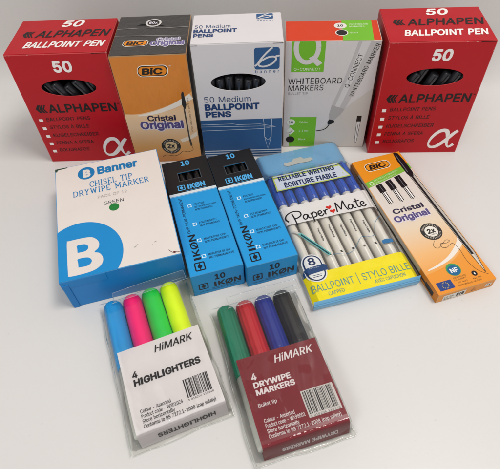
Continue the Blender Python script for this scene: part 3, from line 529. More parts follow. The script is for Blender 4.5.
# ------------------------------------------------------------------ orange and charcoal carton
def pill_logo(b, face, u0, v0, u1, v1, e=0.12, shear=0.12, ground='e2861c'):
    Wm = mat('efe6d8', 0.4, coat=.2); Km = mat('1c1714', 0.4); h = v1-v0
    b.poly('logo_outline', face, rrect(u0, v0, u1, v1, h*0.42, shear=shear), Wm, e, clip=False)
    b.poly('logo_ring', face, rrect(u0+h*.06, v0+h*.06, u1-h*.06, v1-h*.06, h*0.37, shear=shear), Km, e+0.05, clip=False)
    b.poly('logo_ground', face, rrect(u0+h*.13, v0+h*.13, u1-h*.13, v1-h*.13, h*0.33, shear=shear), mat(ground, 0.4), e+0.1, clip=False)
    b.text('logo_letters', face, 'BiC', u0+(u1-u0)*.16, v0+h*.23, (u1-u0)*.66, h*.54, Km, 0.036, 0.2, e+0.15)
root = thing('pen_box', 'orange and charcoal shrink wrapped carton of ballpoint pens standing in the back row', 'pen box', (-.0747, .3953, 0), -.0286)
b = Box(root, 64.0, 65.9, 114.6)
OR = mat('d07c22', 0.36, 0.06, coat=0.4, wrinkle=0.5); CH_ = mat('383534', 0.38, 0.1, coat=0.35, wrinkle=0.5)
b.body({'top': CH_, 'front': OR, 'left': mat('c5791f', .4, coat=.4), 'other': mat('2c2a2b', .4, coat=.4)}, edge=mat('a5805a', 0.4, .2))
peach = grad_mat('peach_print', 2, [(0.0, 'd58230'), (0.018, 'dda05c'), (0.042, 'e3c19c'), (0.06, 'e2bd94'), (0.078, 'dd9c52')], coat=0.5)
sw = smoothline([(0, 58.0), (14, 57.8), (33, 62.5), (50, 70), (64, 79.5)], 8)
b.poly('lower_ground', 'front', [(0, 0), (64, 0)] + sw[::-1], peach, 0.06)
b.stroke('swoosh', 'front', [smoothline([(12.5, 55.8), (22, 57.2), (33, 60.0), (48, 66), (63, 74.5)], 8)], lambda q: 1.2+4.6*q, mat('e6dccf', .4, coat=.4), 0.1)
b.poly('swoosh_foot', 'front', [(46, 27), (56, 31), (63.3, 36), (63.3, 31), (56, 26.5), (48, 23.5)], mat('e3d2bb', .4), 0.1)
pill_logo(b, 'front', 20.2, 95.0, 46.4, 105.8)
pill_logo(b, 'top', 9.0, 13.6, 30.5, 23.6, shear=0.1, e=0.6)
PU = mat('3f3760', 0.4); WO = mat('ddd6df', 0.4)
def two_line(b, face, u0, v0, h0, w0, u1, v1, h1, w1, e=0.12, light=False, slant=0):
    t1, t2 = ('Cristal', 'Original')
    b.text('title_halo', face, 'Original', u1-0.3, v1-0.3, w1+0.6, h1+0.5, WO, 0.085, 0, e, slant=slant)
    b.text('title', face, 'Original', u1, v1, w1, h1, mat('6d6390', .4) if light else mat('564b7c', .4), 0.035, 0, e+.06, slant=slant)
    if light: b.text('title_halo', face, 'Cristal', u0-0.3, v0-0.3, w0+.6, h0+.5, WO, 0.085, 0, e, slant=slant)
    b.text('title', face, 'Cristal', u0, v0, w0, h0, mat('8a84a0', .4) if light else mat('2b2640', .4), 0.025, 0, e+.06, slant=slant)
two_line(b, 'front', 20, 49.8, 6.0, 26, 12, 41.0, 8.6, 40)
two_line(b, 'top', 37.3, 21.9, 4.8, 20, 32.7, 14.3, 7.0, 28.6, e=.6, light=True)
b.text('trademark', 'front', '®', 48.2, 103.6, 1.6, 1.6, WO)
Kc = mat('2a2624', .4, coat=.3)
def x2badge(b, face, cx, cy, r, e=0.12, ground='d9d0c2', rot=0.0):
    b.ring('badge_ring', face, oval(cx, cy, r, r), oval(cx, cy, r*.62, r*.62), Kc, e)
    b.poly('badge_face', face, oval(cx, cy, r*.62, r*.62), mat(ground, .4), e, clip=False)
    b.text('badge_number', face, '2x', cx-r*.42, cy-r*.18, r*.8, r*.52, Kc, .04, .1, e+.05)
    b.text('badge_lettering', face, 'LONGER', cx-r*.33, cy-r*.42, r*.66, r*.15, Kc, .01, 0, e+.05)
    # small lettering round the ring
    ps = []
    for k in range(34):
        if k in (0, 1, 16, 17, 18, 33): continue
        a = 2*math.pi*k/34
        for rr0, rr1 in ((r*.70, r*.88),):
            da = 0.05
            ps.append([(cx+rr0*math.cos(a-da), cy+rr0*math.sin(a-da)), (cx+rr1*math.cos(a-da), cy+rr1*math.sin(a-da)), (cx+rr1*math.cos(a+da*.3), cy+rr1*math.sin(a+da*.3)), (cx+rr0*math.cos(a+da*.3), cy+rr0*math.sin(a+da*.3))])
    b.multi('badge_ticks', face, ps, mat('b9aea0', .4), e+.05)
x2badge(b, 'front', 36.4, 19.2, 9.2, ground='d8b98c')
# printed pen with its cap, and the inked line
b.poly('printed_pen_cap', 'front', [(53.6, 66), (54.4, 77), (55.4, 79.5), (56.6, 79), (57.6, 66), (56.4, 62), (54.8, 62)], Kc, .14)
b.stroke('printed_pen_barrel', 'front', [[(55.2, 62), (55.6, 26), (56.2, 19)]], 1.9, mat('4c4038', .4), .12)
b.stroke('printed_pen_highlight', 'front', [[(55.9, 61), (56.3, 27)]], .55, mat('d8c8b0', .4), .16)
b.text('pen_lettering', 'front', 'POUR GAUCHER OU DROITIER', 60.0, 36, 37, 1.5, mat('6a4420', .4), .01, rot=math.pi/2)
b.stroke('ink_line', 'front', [smoothline([(56.2, 19), (57, 14), (52, 11.5), (47, 12.5), (43, 9), (38, 7), (30, 8.5), (26, 6)], 6)], .4, mat('4a3020', .4), .12)
# the lid: shrink film weld across it, thumb slot and round badge
slab('lid_flap', -31.4, -32.3, 114.62, 31.4, 32.3, 115.0, CH_, root, .2)
b.stroke('film_weld', 'top', [[(0.8, 42.8), (20, 43.6), (44, 42.4), (63.2, 43.2)], [(.8, 31.6), (22, 30.6), (63.2, 28.8)]], .7, mat('8d8885', .3, coat=.6), .62)
b.poly('thumb_slot', 'top', [(17.4, 48.6), (22, 50.6), (27, 50.8), (31, 50.4), (36, 49.2), (43.4, 45.2), (36, 47.2), (27, 48.0)], mat('0c0b0b', .8), .6)
b.poly('badge_rim', 'top', oval(31.7, 52, 7.0, 6.8), mat('cfc9c4', .4), .62)
b.poly('badge_ground', 'top', oval(31.7, 52, 5.2, 5.0), mat('25201f', .4), .68)
b.text('badge_lettering', 'top', '50x', 27.9, 50.2, 7.6, 3.7, WO, .03, 0, .74)

# ------------------------------------------------------------------ white and blue carton of fifty pens
root = thing('pen_box', 'white and navy carton of ballpoint pens with an oval window, in the back row', 'pen box', (-.00147, .38659, 0), -.03438)
b = Box(root, 75.6, 48.5, 120.7)
WH = mat('d4cfd0', .42, .03); BL = mat('2f5684', .42)
b.body({'top': WH, 'front': WH, 'left': WH, 'other': mat('c2bcba', .5)}, hole=('front', oval(37.1, 85.1, 23.6, 8.5, 56)), edge=mat('d9d4d2', .5, .08))
slab('lid_flap', -37.3, -23.9, 120.72, 37.3, 23.9, 121.15, WH, root, .2)
slab('tuck_slit', 29, -24.32, 119.4, 37.4, -24.2, 120.0, mat('5a5350', .7), root, 0)
slab('tuck_slit', -37.4, -24.32, 119.5, -32, -24.2, 120.0, mat('5a5350', .7), root, 0)
def b_logo(b, face, u0, v0, u1, v1, e, r=2.2):
    b.poly('logo_square', face, rrect(u0, v0, u1, v1, r), BL, e)
    W_, H_ = u1-u0, v1-v0
    q = lambda P: [(u0+x*W_, v0+y*H_) for x, y in P]
    b.stroke('logo_strokes', face, [smoothline(q([(.72, .995), (.5, .78), (.27, .5), (.12, .26), (.01, .17)]), 6),
        smoothline(q([(.16, .28), (.3, .42), (.55, .56), (.78, .58), (.86, .46), (.7, .26), (.42, .14), (.22, .16), (.14, .26)]), 6), smoothline(q([(.8, .56), (.93, .62), (.995, .6)]), 4)], W_*.075, WH, e+.06)
b_logo(b, 'front', 51.5, 96.7, 72.4, 116.3, .1)
b.text('logo_name', 'front', 'b a n n e r', 52.0, 93.4, 20.2, 2.9, BL, .01)
b_logo(b, 'top', 54.3, 37.2, 68.4, 46.6, .6, 1.2)
b.text('logo_name', 'top', 'b a n n e r', 54.7, 33.4, 13.8, 2.2, BL, .01, 0, .6)
b.text('title', 'top', '50 Medium', 2.4, 24.8, 30, 5.2, mat('34496c', .4), .005, 0, .6)
b.text('title', 'top', 'BALLPOINT', 1.7, 17.6, 36.2, 5.6, mat('26406e', .4), .038, 0, .6)
b.text('title', 'top', 'PENS', 1.9, 10.8, 16.6, 5.2, mat('26406e', .4), .038, 0, .6)
b.text('title', 'front', '50 Medium', 6, 65.6, 41.4, 6.0, mat('34496c', .4), .006)
b.text('title', 'front', 'BALLPOINT', 5.6, 57.4, 49.4, 6.6, mat('26406e', .4), .038)
b.text('title', 'front', 'PENS', 5.5, 49.8, 23.6, 6.1, mat('26406e', .4), .038)
b.poly('blue_panel', 'front', rect(0.15, 0.2, 75.45, 46.2), BL, .06)
LN = mat('b9c2cf', .4)
b.stroke('pen_outline', 'front', [[(.3, 41.2), (30, 41.4), (34, 40.4), (55, 40.4), (69.8, 36.9), (57.8, 35.0), (52, 34.8), (.3, 34.2)], [(.3, 38.9), (56, 37.9), (69, 36.9)],
    [(58.2, 46), (58.6, 42), (59.2, 25), (62.2, 10), (65.4, 25), (65.9, 46)], [(59.3, 25), (61.4, 22), (63.4, 22), (65.3, 25)]], .5, LN, .12)
b.multi('white_stripes', 'front', [rect(.2, v, 75.4, v+1.1) for v in (8.6, 5.8, 2.8, .4)], mat('c9ccd2', .4), .1)
for i in range(7):
    window_pen('ballpoint_pen', 'pen', '%s black pen from the left in the oval window of the white carton' % ORD[i], 'black pens in the window of the white carton', b, 'front', 13.5+i*7.9+random.uniform(-.5, .5), 70+random.uniform(-5, 4), 6, random.uniform(-.05, .05), 3.7)

# ------------------------------------------------------------------ whiteboard marker carton
root = thing('marker_box', 'white box of whiteboard markers with an orange and green top, standing up', 'marker box', (.07911, .38813, 0), -.08425)
b = Box(root, 79.7, 33.7, 113.4)
OG = mat('cc3a17', .4); GR = mat('6fb32a', .4); WQ = mat('cfcaca', .36, .03, coat=.3, wrinkle=.12)
b.body({'top': OG, 'front': WQ, 'left': mat('b8b4b4', .4), 'other': mat('8a3522', .5)}, edge=mat('c9b9ae', .5, .15))
b.poly('green_panel', 'top', [(47.5, .3), (72.9, .3), (74.1, 33.3), (48.6, 33.3)], GR)
Kq = mat('1c1a1b', .4)
b.poly('badge_rim', 'top', oval(47.0, 24.4, 5.4, 4.9), mat('ddd6cf', .4), .14)
b.text('badge_lettering', 'top', '10', 44.4, 22.8, 5.0, 3.4, Kq, .02, 0, .2)
b.poly('badge_rim', 'top', oval(47.4, 12.7, 5.4, 5.0), mat('ddd6cf', .4), .14)
b.poly('colour_dot', 'top', oval(47.4, 12.7, 4.5, 4.2), Kq, .2)
Wt = mat('dde3cf', .4)
b.text('lettering', 'top', 'WHITEBOARD', 54.6, 25.6, 16.2, 2.0, Wt, .01)
b.text('lettering', 'top', 'MARKERS', 54.6, 21.9, 12.6, 2.0, Wt, .01)
b.text('lettering', 'top', 'Black', 54.6, 11.6, 6.6, 2.2, Wt, .01)
b.poly('green_block', 'front', rect(5.6, 84.8, 33.8, 113.1), GR, .1)
Q = [clip_poly(q, 5.7, 85, 33.7, 113.0) for q in ribbon(oval(18.6, 107.5, 9.4, 13.5, 48)+[(28.0, 107.5)], 4.2)]
b.multi('logo_ring', 'front', [q for q in Q if len(q) > 2], WQ, .16)
b.poly('logo_tail', 'front', [(20.2, 98), (24.5, 100.5), (32.2, 93.2), (28.0, 90.2)], WQ, .18)
b.text('logo_name', 'front', 'Q-CONNECT', 8.0, 86.2, 23, 2.5, mat('e3ead6', .4), .01, 0, .16)
b.text('title', 'front', 'WHITEBOARD', 3.4, 72.6, 47.6, 5.9, Kq, .008, slant=.6)
b.text('title', 'front', 'MARKERS', 3.8, 65.6, 31.3, 5.7, Kq, .008, slant=.6)
b.text('subtitle', 'front', 'BULLET TIP', 3.9, 61.7, 17.4, 2.4, mat('8b8889', .4), 0)
b.poly('green_block', 'front', rect(5.9, 1.1, 31.4, 36.8), GR, .1)
b.poly('icon_disc', 'front', oval(7.2, 30.8, 4.0, 3.6), mat('d9dcd0', .4), .15, clip=False)
b.text('icon_lettering', 'front', '10', 5.2, 29.5, 4.0, 2.7, Kq, .02, 0, .2)
b.poly('icon_diamond', 'front', [(2.6, 20.2), (7, 24.6), (11.4, 20.2), (7, 15.8)], mat('d9dcd0', .4), .15)
b.stroke('icon_stroke', 'front', [[(4.6, 19.2), (6.6, 18.4), (9.2, 21.8)]], .5, Kq, .2)
b.poly('colour_dot', 'front', oval(7.0, 9.9, 4.2, 3.8), Kq, .15, clip=False)
for v, s, ww in ((29.8, 'White', 8), (19.4, '1-3 mm', 9), (9, 'Black', 7)): b.text('lettering', 'front', s, 15.2, v, ww, 2.2, Wt, .005, 0, .15)
# printed marker with its lettering and the stroke it draws
b.poly('printed_facet', 'front', [(45, 31), (62, 52), (79, 68), (79.3, .6), (32, .6), (32.2, 19.5)], mat('c6bfb9', .38, .03), .1)
b.poly('printed_barrel', 'front', [(60.8, 113), (78.6, 113), (67.6, 77), (56.6, 45.8), (44.5, 50.0), (52, 75)], mat('bab6b6', .38, .03), .14)
b.poly('printed_barrel_light', 'front', [(63.6, 113), (70.6, 113), (61, 78), (51.8, 47.6), (47.4, 49), (55, 76)], mat('cfcccc', .38, .03), .17)
b.poly('printed_nib_holder', 'front', [(44.5, 50), (56.6, 45.8), (53, 39), (47.5, 32.8), (43.6, 33.8), (42.8, 40)], mat('aba7a6', .4), .17)
b.poly('printed_nib', 'front', [(43.6, 34.2), (47.8, 33.0), (49.0, 30.6), (44.6, 28.0), (42.4, 28.4), (42.0, 31.4)], Kq, .2)
b.stroke('ink_line', 'front', [smoothline([(44, 28.8), (42, 24.5), (38, 21.6), (31.8, 20.4)], 6)], .9, Kq, .19)
b.text('printed_lettering', 'front', 'Q-CONNECT', 57.6, 68.6, 33.5, 4.3, Kq, .006, 0, .22, rot=math.radians(75.0))
b.text('printed_lettering', 'front', 'WHITEBOARD MARKER', 62.6, 59.0, 53.5, 4.0, Kq, .006, 0, .22, rot=math.radians(72.2))
b.poly('printed_small_cap', 'front', rect(69.2, 31.6, 73.6, 38.2), Kq, .14)
b.poly('printed_small_barrel', 'front', [(69.6, 31.4), (73.2, 31.4), (72.6, 9), (72.2, 5.4), (71.2, 5.4), (70.6, 9)], mat('d8d5d3', .4), .14)
b.stroke('printed_small_outline', 'front', [[(69.6, 31.4), (70.6, 9), (71.2, 5.2), (72.2, 5.2), (72.6, 9), (73.2, 31.4)], [(71.4, 28), (71.6, 14)]], .35, Kq, .18)

# ------------------------------------------------------------------ blue and white carton lying on the table
root = thing('marker_box', 'blue and white box of green drywipe markers lying flat on the table', 'marker box', (-.11079, .27006, 0), .23287)
b = Box(root, 90.7, 125.2, 34.4)
WB = mat('dcd3cc', .42, .03); BB = mat('137cc2', .4, .05, coat=.15)
b.body({'top': WB, 'front': BB, 'left': BB, 'other': BB}, edge=mat('4a93c6', .5, .15), bev=.6)
INK = mat('1a75ae', .4)
b.poly('blue_circle', 'top', oval(17.5, 20.3, 31.5, 34.0, 90), mat('1684c4', .4, .04), .1)
b.poly('big_letter', 'top', smoothline([(7, 5), (8.4, 3.2), (20, 3.1), (27.5, 4.6), (32.2, 8.6), (33.2, 14), (31, 19), (27.4, 21.2), (30.6, 24.6), (31.4, 29.6), (28.8, 34.6), (23.5, 37.4), (9.2, 37.8), (7.3, 36.4), (7, 20), (7, 5)], 6), WB, .16)
B2 = mat('1684c4', .4, .04)
b.poly('letter_counter', 'top', smoothline([(14.8, 9.8), (21.5, 9.6), (24.6, 12.2), (24.3, 15.4), (21.4, 17.6), (14.8, 17.8), (14.8, 14), (14.8, 9.8)], 5), B2, .2)
b.poly('letter_counter', 'top', smoothline([(14.8, 24), (20.5, 24), (23, 26.4), (22.6, 29.4), (20, 31.2), (14.8, 31.2), (14.8, 28), (14.8, 24)], 5), B2, .2)
b.poly('logo_disc', 'top', oval(26.6, 112.0, 7.3, 7.8), INK, .1)
b.text('logo_letter', 'top', 'B', 23.7, 107.3, 6.6, 9.2, WB, .055, 0, .16)
b.text('logo_name', 'top', 'Banner', 36.2, 107.8, 35.2, 9.4, INK, .036, 0, .1)
# slab serif lettering
SG = {'C': (.8, [[(.78, .8), (.7, .95), (.42, 1), (.12, .8), (.06, .5), (.14, .18), (.42, 0), (.7, .06), (.8, .22)]], [(.78, .82, 1)]),
 'H': (.95, [[(.15, 0), (.15, 1)], [(.8, 0), (.8, 1)], [(.15, .5), (.8, .5)]], [(.15, 0, 0), (.15, 1, 0), (.8, 0, 0), (.8, 1, 0)]),
 'I': (.4, [[(.2, 0), (.2, 1)]], [(.2, 0, 0), (.2, 1, 0)]),
 'S': (.7, [[(.6, .8), (.5, .96), (.3, 1), (.1, .85), (.12, .62), (.35, .52), (.58, .4), (.62, .18), (.45, .02), (.22, .02), (.08, .2)]], []),
 'E': (.75, [[(.15, 0), (.15, 1)], [(.05, 1), (.66, 1), (.66, .84)], [(.15, .52), (.5, .52)], [(.05, 0), (.68, 0), (.68, .18)]], []),
 'L': (.7, [[(.15, 0), (.15, 1)], [(.05, 0), (.64, 0), (.64, .2)]], [(.15, 1, 0)]),
 'T': (.8, [[(.4, 0), (.4, 1)], [(.06, .82), (.06, 1), (.74, 1), (.74, .82)]], [(.4, 0, 0)]),
 'P': (.75, [[(.15, 0), (.15, 1)], [(.05, 1), (.5, 1), (.68, .88), (.68, .62), (.5, .48), (.15, .48)]], [(.15, 0, 0)]),
 'D': (.88, [[(.15, 0), (.15, 1)], [(.05, 1), (.5, 1), (.78, .8), (.8, .5), (.78, .2), (.5, 0), (.05, 0)]], []),
 'R': (.85, [[(.15, 0), (.15, 1)], [(.05, 1), (.5, 1), (.66, .88), (.66, .64), (.5, .5), (.15, .5)], [(.42, .5), (.72, 0), (.85, 0)]], [(.15, 0, 0)]),
 'Y': (.85, [[(.14, 1), (.42, .5), (.70, 1)], [(.42, .5), (.42, 0)]], [(.14, 1, 0), (.70, 1, 0), (.42, 0, 0)]),
 'W': (1.25, [[(.14, 1), (.36, 0), (.60, .9), (.84, 0), (1.06, 1)]], [(.14, 1, 0), (1.06, 1, 0)]),
 'M': (1.1, [[(.16, 0), (.16, 1), (.52, .25), (.9, 1), (.9, 0)]], [(.16, 0, 0), (.9, 0, 0), (.12, 1, 0), (.94, 1, 0)]),
 'A': (.9, [[(.1, 0), (.44, 1), (.78, 0)], [(.22, .34), (.66, .34)]], [(.1, 0, 0), (.78, 0, 0)]),
 'K': (.9, [[(.15, 0), (.15, 1)], [(.76, 1), (.18, .42)], [(.36, .58), (.78, 0)]], [(.15, 0, 0), (.15, 1, 0), (.76, 1, 0), (.78, 0, 0)]), ' ': (.55, [], [])}
def serif(b, name, face, s, u, v, wd, h, m, th=.6, e=.1):
    tot = sum(SG[c][0]+.14 for c in s); k = wd/tot; x = 0; lines = []
    for c in s:
        a, st, se = SG[c]
        for l in st:
            P_ = [(u+(x+p)*k, v+q*h) for p, q in l]
            if c in 'WMAYKHILTE': lines += [[P_[i], P_[i+1]] for i in range(len(P_)-1)]
            else: lines.append(P_)
        for p, q, vert in se:
            d = .13
            lines.append([(u+(x+p)*k-(0 if vert else d*k), v+q*h-(d*h if vert else 0)), (u+(x+p)*k+(0 if vert else d*k), v+q*h+(d*h if vert else 0))])
        x += a+.14
    b.stroke(name, face, lines, th, m, e)
serif(b, 'title', 'top', 'CHISEL TIP', 28.6, 93.4, 37, 6.6, INK, .72)
serif(b, 'title', 'top', 'DRYWIPE MARKER', 14.2, 85.3, 64.8, 6.0, INK, .72, .1)
b.text('subtitle', 'top', 'PACK OF 12', 34.2, 77.6, 24.4, 3.2, mat('a7a3a0', .4), 0)
b.text('colour_name', 'top', 'GREEN', 38.5, 68.4, 16.2, 3.8, mat('3a4048', .4), .004)
b.poly('colour_dot', 'top', oval(46.4, 63.9, 4.1, 4.2), mat('1f7a35', .4))
# scuffs: torn flap corner, dent marks near the right hand corner
b.poly('torn_corner', 'top', [(.2, 121.5), (.2, 125), (11, 125), (10.5, 123.8), (3, 123.4), (1.5, 121)], mat('2b4638', .8), .1)
b.stroke('pen_scratch', 'top', [smoothline([(82, 6.5), (84, 3.6), (86.5, 2.2), (85.2, 3.8), (88.2, 2.4), (90, 2.6)], 4)], lambda q: .35+.8*q*(1-q), mat('5c1a18', .6), .1)
b.multi('scuff_marks', 'top', [oval(58, 17, 1.3, .5, 10, .5), oval(60, 18.6, .5, .4, 8), oval(73.5, 17.5, 1.2, .4, 10, .3), oval(71, 15, .4, .4, 8)], mat('a79f96', .6), .1)
slab('flap_lip', -45.3, -62.95, 26, -12, -62.6, 33.8, mat('1a7cc0', .4), root, .1)
slab('flap_step', -44.5, -63.4, 0.1, -40, -62.5, 30, mat('1976ba', .45), root, .3)

# ------------------------------------------------------------------ two slim black and blue marker cartons
def slim(x, y, rz, label, wg):
    root = thing('marker_box', label, 'marker box', (x, y, 0), rz, 'two matching slim black and blue marker boxes')
    b = Box(root, 41.3, 130.2, 26.1)
    BLU = mat('1f92d2', .42, .05); KB = mat('1b1a1c', .42, .05); bl2 = mat('1b8ccc', .45, .06)
    hole = [(12.0, 103.0), (31.2, 103.0), (31.2, 113.6), (12.0, 113.6)]
    hp = []
    for i in range(4):
        a, c = hole[i], hole[(i+1) % 4]
        for k in range(6): hp.append((a[0]+(c[0]-a[0])*k/6, a[1]+(c[1]-a[1])*k/6))
    b.body({'top': BLU, 'front': bl2, 'left': BLU, 'other': BLU}, hole=('top', hp), edge=mat('2b7fb0', .5, .15))
    # black end of the sleeve, a thin frame of four pieces round the window
    e = .08
    b.multi('black_panel', 'top', [rect(.1, 89, 12.0, 130), rect(31.2, 89, 41.2, 130), rect(12.0, 113.6, 31.2, 130), rect(12.0, 89, 31.2, 103)], KB, e)
    mk('black_side', [b.P('left', 0.1, .2, .08), b.P('left', 41, .2, .08), b.P('left', 41, 26, .08), b.P('left', .1, 26, .08)], [(0, 1, 2, 3)], KB, root)
    b.ring('window_rim', 'top', [(11.4, 102.4), (31.8, 102.4), (31.8, 114.2), (11.4, 114.2)], [(12, 103), (31.2, 103), (31.2, 113.6), (12, 113.6)], mat('45474c', .3), .14)
    b.poly('white_band', 'top', rect(.15, 86.0, 41.15, 88.9), mat('cfd6da', .4), .1)
    b.poly('pale_band', 'top', rect(.15, 85.0, 41.15, 85.6), mat('7fb9dd', .4), .1)
    LB = mat('4fa6dc', .4); Kk = mat('14181f', .4); Kt = mat('123a5c', .45)
    b.text('count', 'top', '10', 16.8, 122.2, 8.0, 6.0, LB, .03, 0, .16)
    def emblem(face, u, v, s, m, ee):
        b.ring('emblem_frame', face, rrect(u, v, u+s, v+s, s*.14), rrect(u+s*.12, v+s*.12, u+s*.88, v+s*.88, s*.08), m, ee)
        b.poly('emblem_core', face, oval(u+s*.5, v+s*.5, s*.22, s*.22, 16), m, ee, clip=False)
        b.stroke('emblem_ticks', face, [[(u+s*.5, v+s*.1), (u+s*.5, v+s*.3)], [(u+s*.5, v+s*.7), (u+s*.5, v+s*.9)]], s*.1, m, ee)
    emblem('top', 8.6, 91.4, 6.4, LB, .16)
    b.text('brand_name', 'top', 'IKØN', 17.0, 91.6, 15.6, 6.2, LB, .035, 0, .16)
    b.stroke('underline', 'top', [[(14, 89.8), (33, 89.8)]], .35, LB, .16)
    b.text('side_title', 'top', 'IKØN', 11.9, 14.4, 25.8, 5.9, Kk, .018, 0, .12, rot=math.pi/2)
    b.text('side_subtitle', 'top', 'OHP NON-PERMANENT', 9.2, 42.0, 41.0, 2.5, Kt, .012, 0, .12, rot=math.pi/2)
    emblem('top', 5.2, 3.9, 8.2, Kk, .12)
    b.multi('bullet_squares', 'top', [q for v in (71.6, 50.4, 33.0, 16.7) for q in (rect(12.6, v-1.7, 15.9, v-1.1), rect(12.6, v+1, 15.9, v+1.6), rect(12.6, v-1.1, 13.2, v+1), rect(15.3, v-1.1, 15.9, v+1))], mat('cfe6f2', .4), .12)
    for v, u1, a, c in ((70.6, 36, 'FEUTRE', 'RÉTROPROJECTION'), (49.4, 34, 'FOLIENSTIFT', 'NON PERMANENT'), (31.7, 37, 'MARCATORE OHP', 'NON PERMANENTE'), (15.6, 37, 'MARCADOR DE OHP', 'NO PERMANENTE')):
        b.text('lettering', 'top', a, 18.0, v+.6, (u1-18)*(.5 if len(a) < 8 else .93), 2.0, Kt, .015)
        b.text('lettering', 'top', c, 18.0, v-2.6, u1-18+.6, 2.0, Kt, .015)
        if v > 70: b.text('lettering', 'top', 'NON PERMANENT', 18.0, v-5.8, 15, 2.0, Kt, .015)
    b.text('count', 'front', '10', 18.2, 16.2, 8.2, 6.6, Kk, .025)
    b.text('brand_name', 'front', 'IKØN', 17.0, 6.9, 21.4, 6.4, Kk, .022)
    emblem('front', 4.8, 6.8, 7.6, Kk, .12)
    b.stroke('underline', 'front', [[(15, 5.4), (38.4, 5.4)]], .3, Kk, .12)
    b.text('lettering', 'front', 'OHP NON-PERMANENT MARKERS', 4.8, 3.0, 30, 1.3, Kt, .01)
    for i, u in enumerate((14.6, 21.5, 28.6)):
        window_pen('marker_pen', 'marker pen', '%s black marker from the left in the window of the %s slim box' % (ORD[i], wg), 'black markers in the window of the %s slim box' % wg, b, 'top', u, 104, 5.6, 0.0, 3.3, L=34, col=plastic('0b0b0d', .35))
    return b
slim(-.0416, .27091, .2392, 'slim black and blue marker box touching the white and blue drywipe box', 'left hand')
slim(.00017, .27702, .24646, 'slim black and blue marker box beside the pack of blue capped pens', 'right hand')

# ------------------------------------------------------------------ orange carton of capped pens lying at the right
root = thing('pen_box', 'thin orange and white carton of capped pens lying flat at the right', 'pen box', (.1425, .2660, 0), .2548)
b = Box(root, 49.2, 154.5, 10.5)
tg = grad_mat('fading_print', 1, [(-.077, 'e08a1a'), (-.062, 'e39636'), (-.040, 'e6b070'), (-.012, 'ddc9ae'), (.01, 'd6cdc4'), (.077, 'd6cdc4')], rough=.36, coat=.2)
OF = mat('e08c1c', .38, .04, coat=.15)
b.body({'top': tg, 'front': mat('df8f30', .4), 'left': mat('b4aca2', .4), 'other': OF}, edge=mat('dba468', .45, .15))
b.poly('orange_header', 'top', [(0, 125.5), (49.2, 136.8), (49.2, 154.5), (0, 154.5)], OF, .08)
b.poly('green_stripe', 'top', [(0, 118.6), (49.2, 129.8), (49.2, 136.8), (0, 125.5)], mat('79b23c', .4), .1)
b.text('stripe_lettering', 'top', 'RECYCLED PACKAGING', 9, 124.6, 27, 1.7, mat('d2e3bd', .4), .01, 0, .14, rot=math.radians(13))
b.text('stripe_lettering', 'top', 'EMBALLAGE RECYCLÉ', 9.4, 121.8, 24, 1.7, mat('d2e3bd', .4), .01, 0, .14, rot=math.radians(13))
b.ring('stripe_emblem', 'top', oval(5.4, 122.8, 2.3, 2.3, 20), oval(5.4, 122.8, 1.5, 1.5, 20), mat('d2e3bd', .4), .14)
pill_logo(b, 'top', 8.0, 137.4, 33.0, 148.0, ground='e08c1c', shear=.05)
K1 = mat('17161a', .34)
for u, v1 in ((7.2, 119.4), (17.6, 121.6), (28.0, 124.2)):
    b.poly('printed_cap', 'top', [(u, v1), (u+6.2, v1+1.3), (u+6.6, 110.6), (u+.4, 109.4)], K1, .12)
    b.poly('printed_refill', 'top', rect(u+1.6, 96, u+5.6, 109.8), mat('ece8e4', .4), .12)
    b.stroke('printed_refill_lines', 'top', [[(u+1.7, 110), (u+1.9, 95.4)], [(u+3.0, 110), (u+3.2, 94.4)], [(u+5.2, 110), (u+5.2, 95.8)]], .75, K1, .16)
    b.stroke('printed_cap_shine', 'top', [[(u+3.6, v1-.6), (u+3.8, 111)]], .5, mat('6f7076', .3), .17)
two_line(b, 'top', 7.0, 83.4, 5.4, 28.6, 4.0, 74.4, 6.6, 32.4)
x2badge(b, 'top', 26.8, 56.8, 8.9, ground='e3ddd2')
b.stroke('ink_squiggle', 'top', [smoothline([(24, 47.5), (20.6, 42.5), (23, 39.6), (28, 42.2), (33, 45.2), (35.5, 43.6), (32, 42.2), (27.4, 43.2), (26.4, 39.4), (30, 38.2), (36.4, 40.4), (38.2, 33), (37.6, 22), (40, 12), (46, 5.6)], 6)], .35, mat('3a2c22', .4), .12)
b.stroke('white_swoosh', 'top', [smoothline([(4, 22.6), (16, 25), (28, 29.5), (40, 37.6), (46, 44)], 8)], lambda q: 1.0+4.6*q, mat('e6ddd2', .4), .1)
b.poly('orange_foot', 'top', [(0, 0), (49.2, 0), (49.2, 34), (47, 40)] + smoothline([(41, 33.8), (29, 26), (17, 21.8), (0, 19)], 6), grad_mat('orange_print', 1, [(-.077, 'e08918'), (-.05, 'e29230'), (-.035, 'e5a255')], rough=.36), .09)
# printed big pen
b.poly('printed_pen_cap', 'top', [(41.2, 124.5), (41.0, 142), (42.4, 153.5), (44.6, 154.2), (46.6, 152), (47.6, 140), (47.4, 124.5), (45.6, 120), (42.6, 120)], K1, .2)
b.stroke('printed_pen_cap_shine', 'top', [[(43.4, 150), (42.9, 126)]], .7, mat('6a6b70', .3), .24)
b.poly('printed_pen_barrel', 'top', [(42.0, 123), (47.4, 123), (48.2, 27), (46.4, 13.5), (45.0, 8), (44.4, 14), (43.6, 27)], mat('b7aea4', .36), .15)
b.stroke('printed_ink_tube', 'top', [[(44.0, 122), (44.4, 80), (45.4, 26)]], 2.0, K1, .19)
b.stroke('printed_barrel_edges', 'top', [[(42.2, 123), (43.7, 27), (45.0, 8)], [(47.3, 123), (48.1, 27), (45.2, 8)]], .45, mat('37302a', .4), .19)
b.stroke('printed_nib_shine', 'top', [[(45.2, 26), (45.2, 10)]], 1.1, mat('d8cbb8', .3), .19)
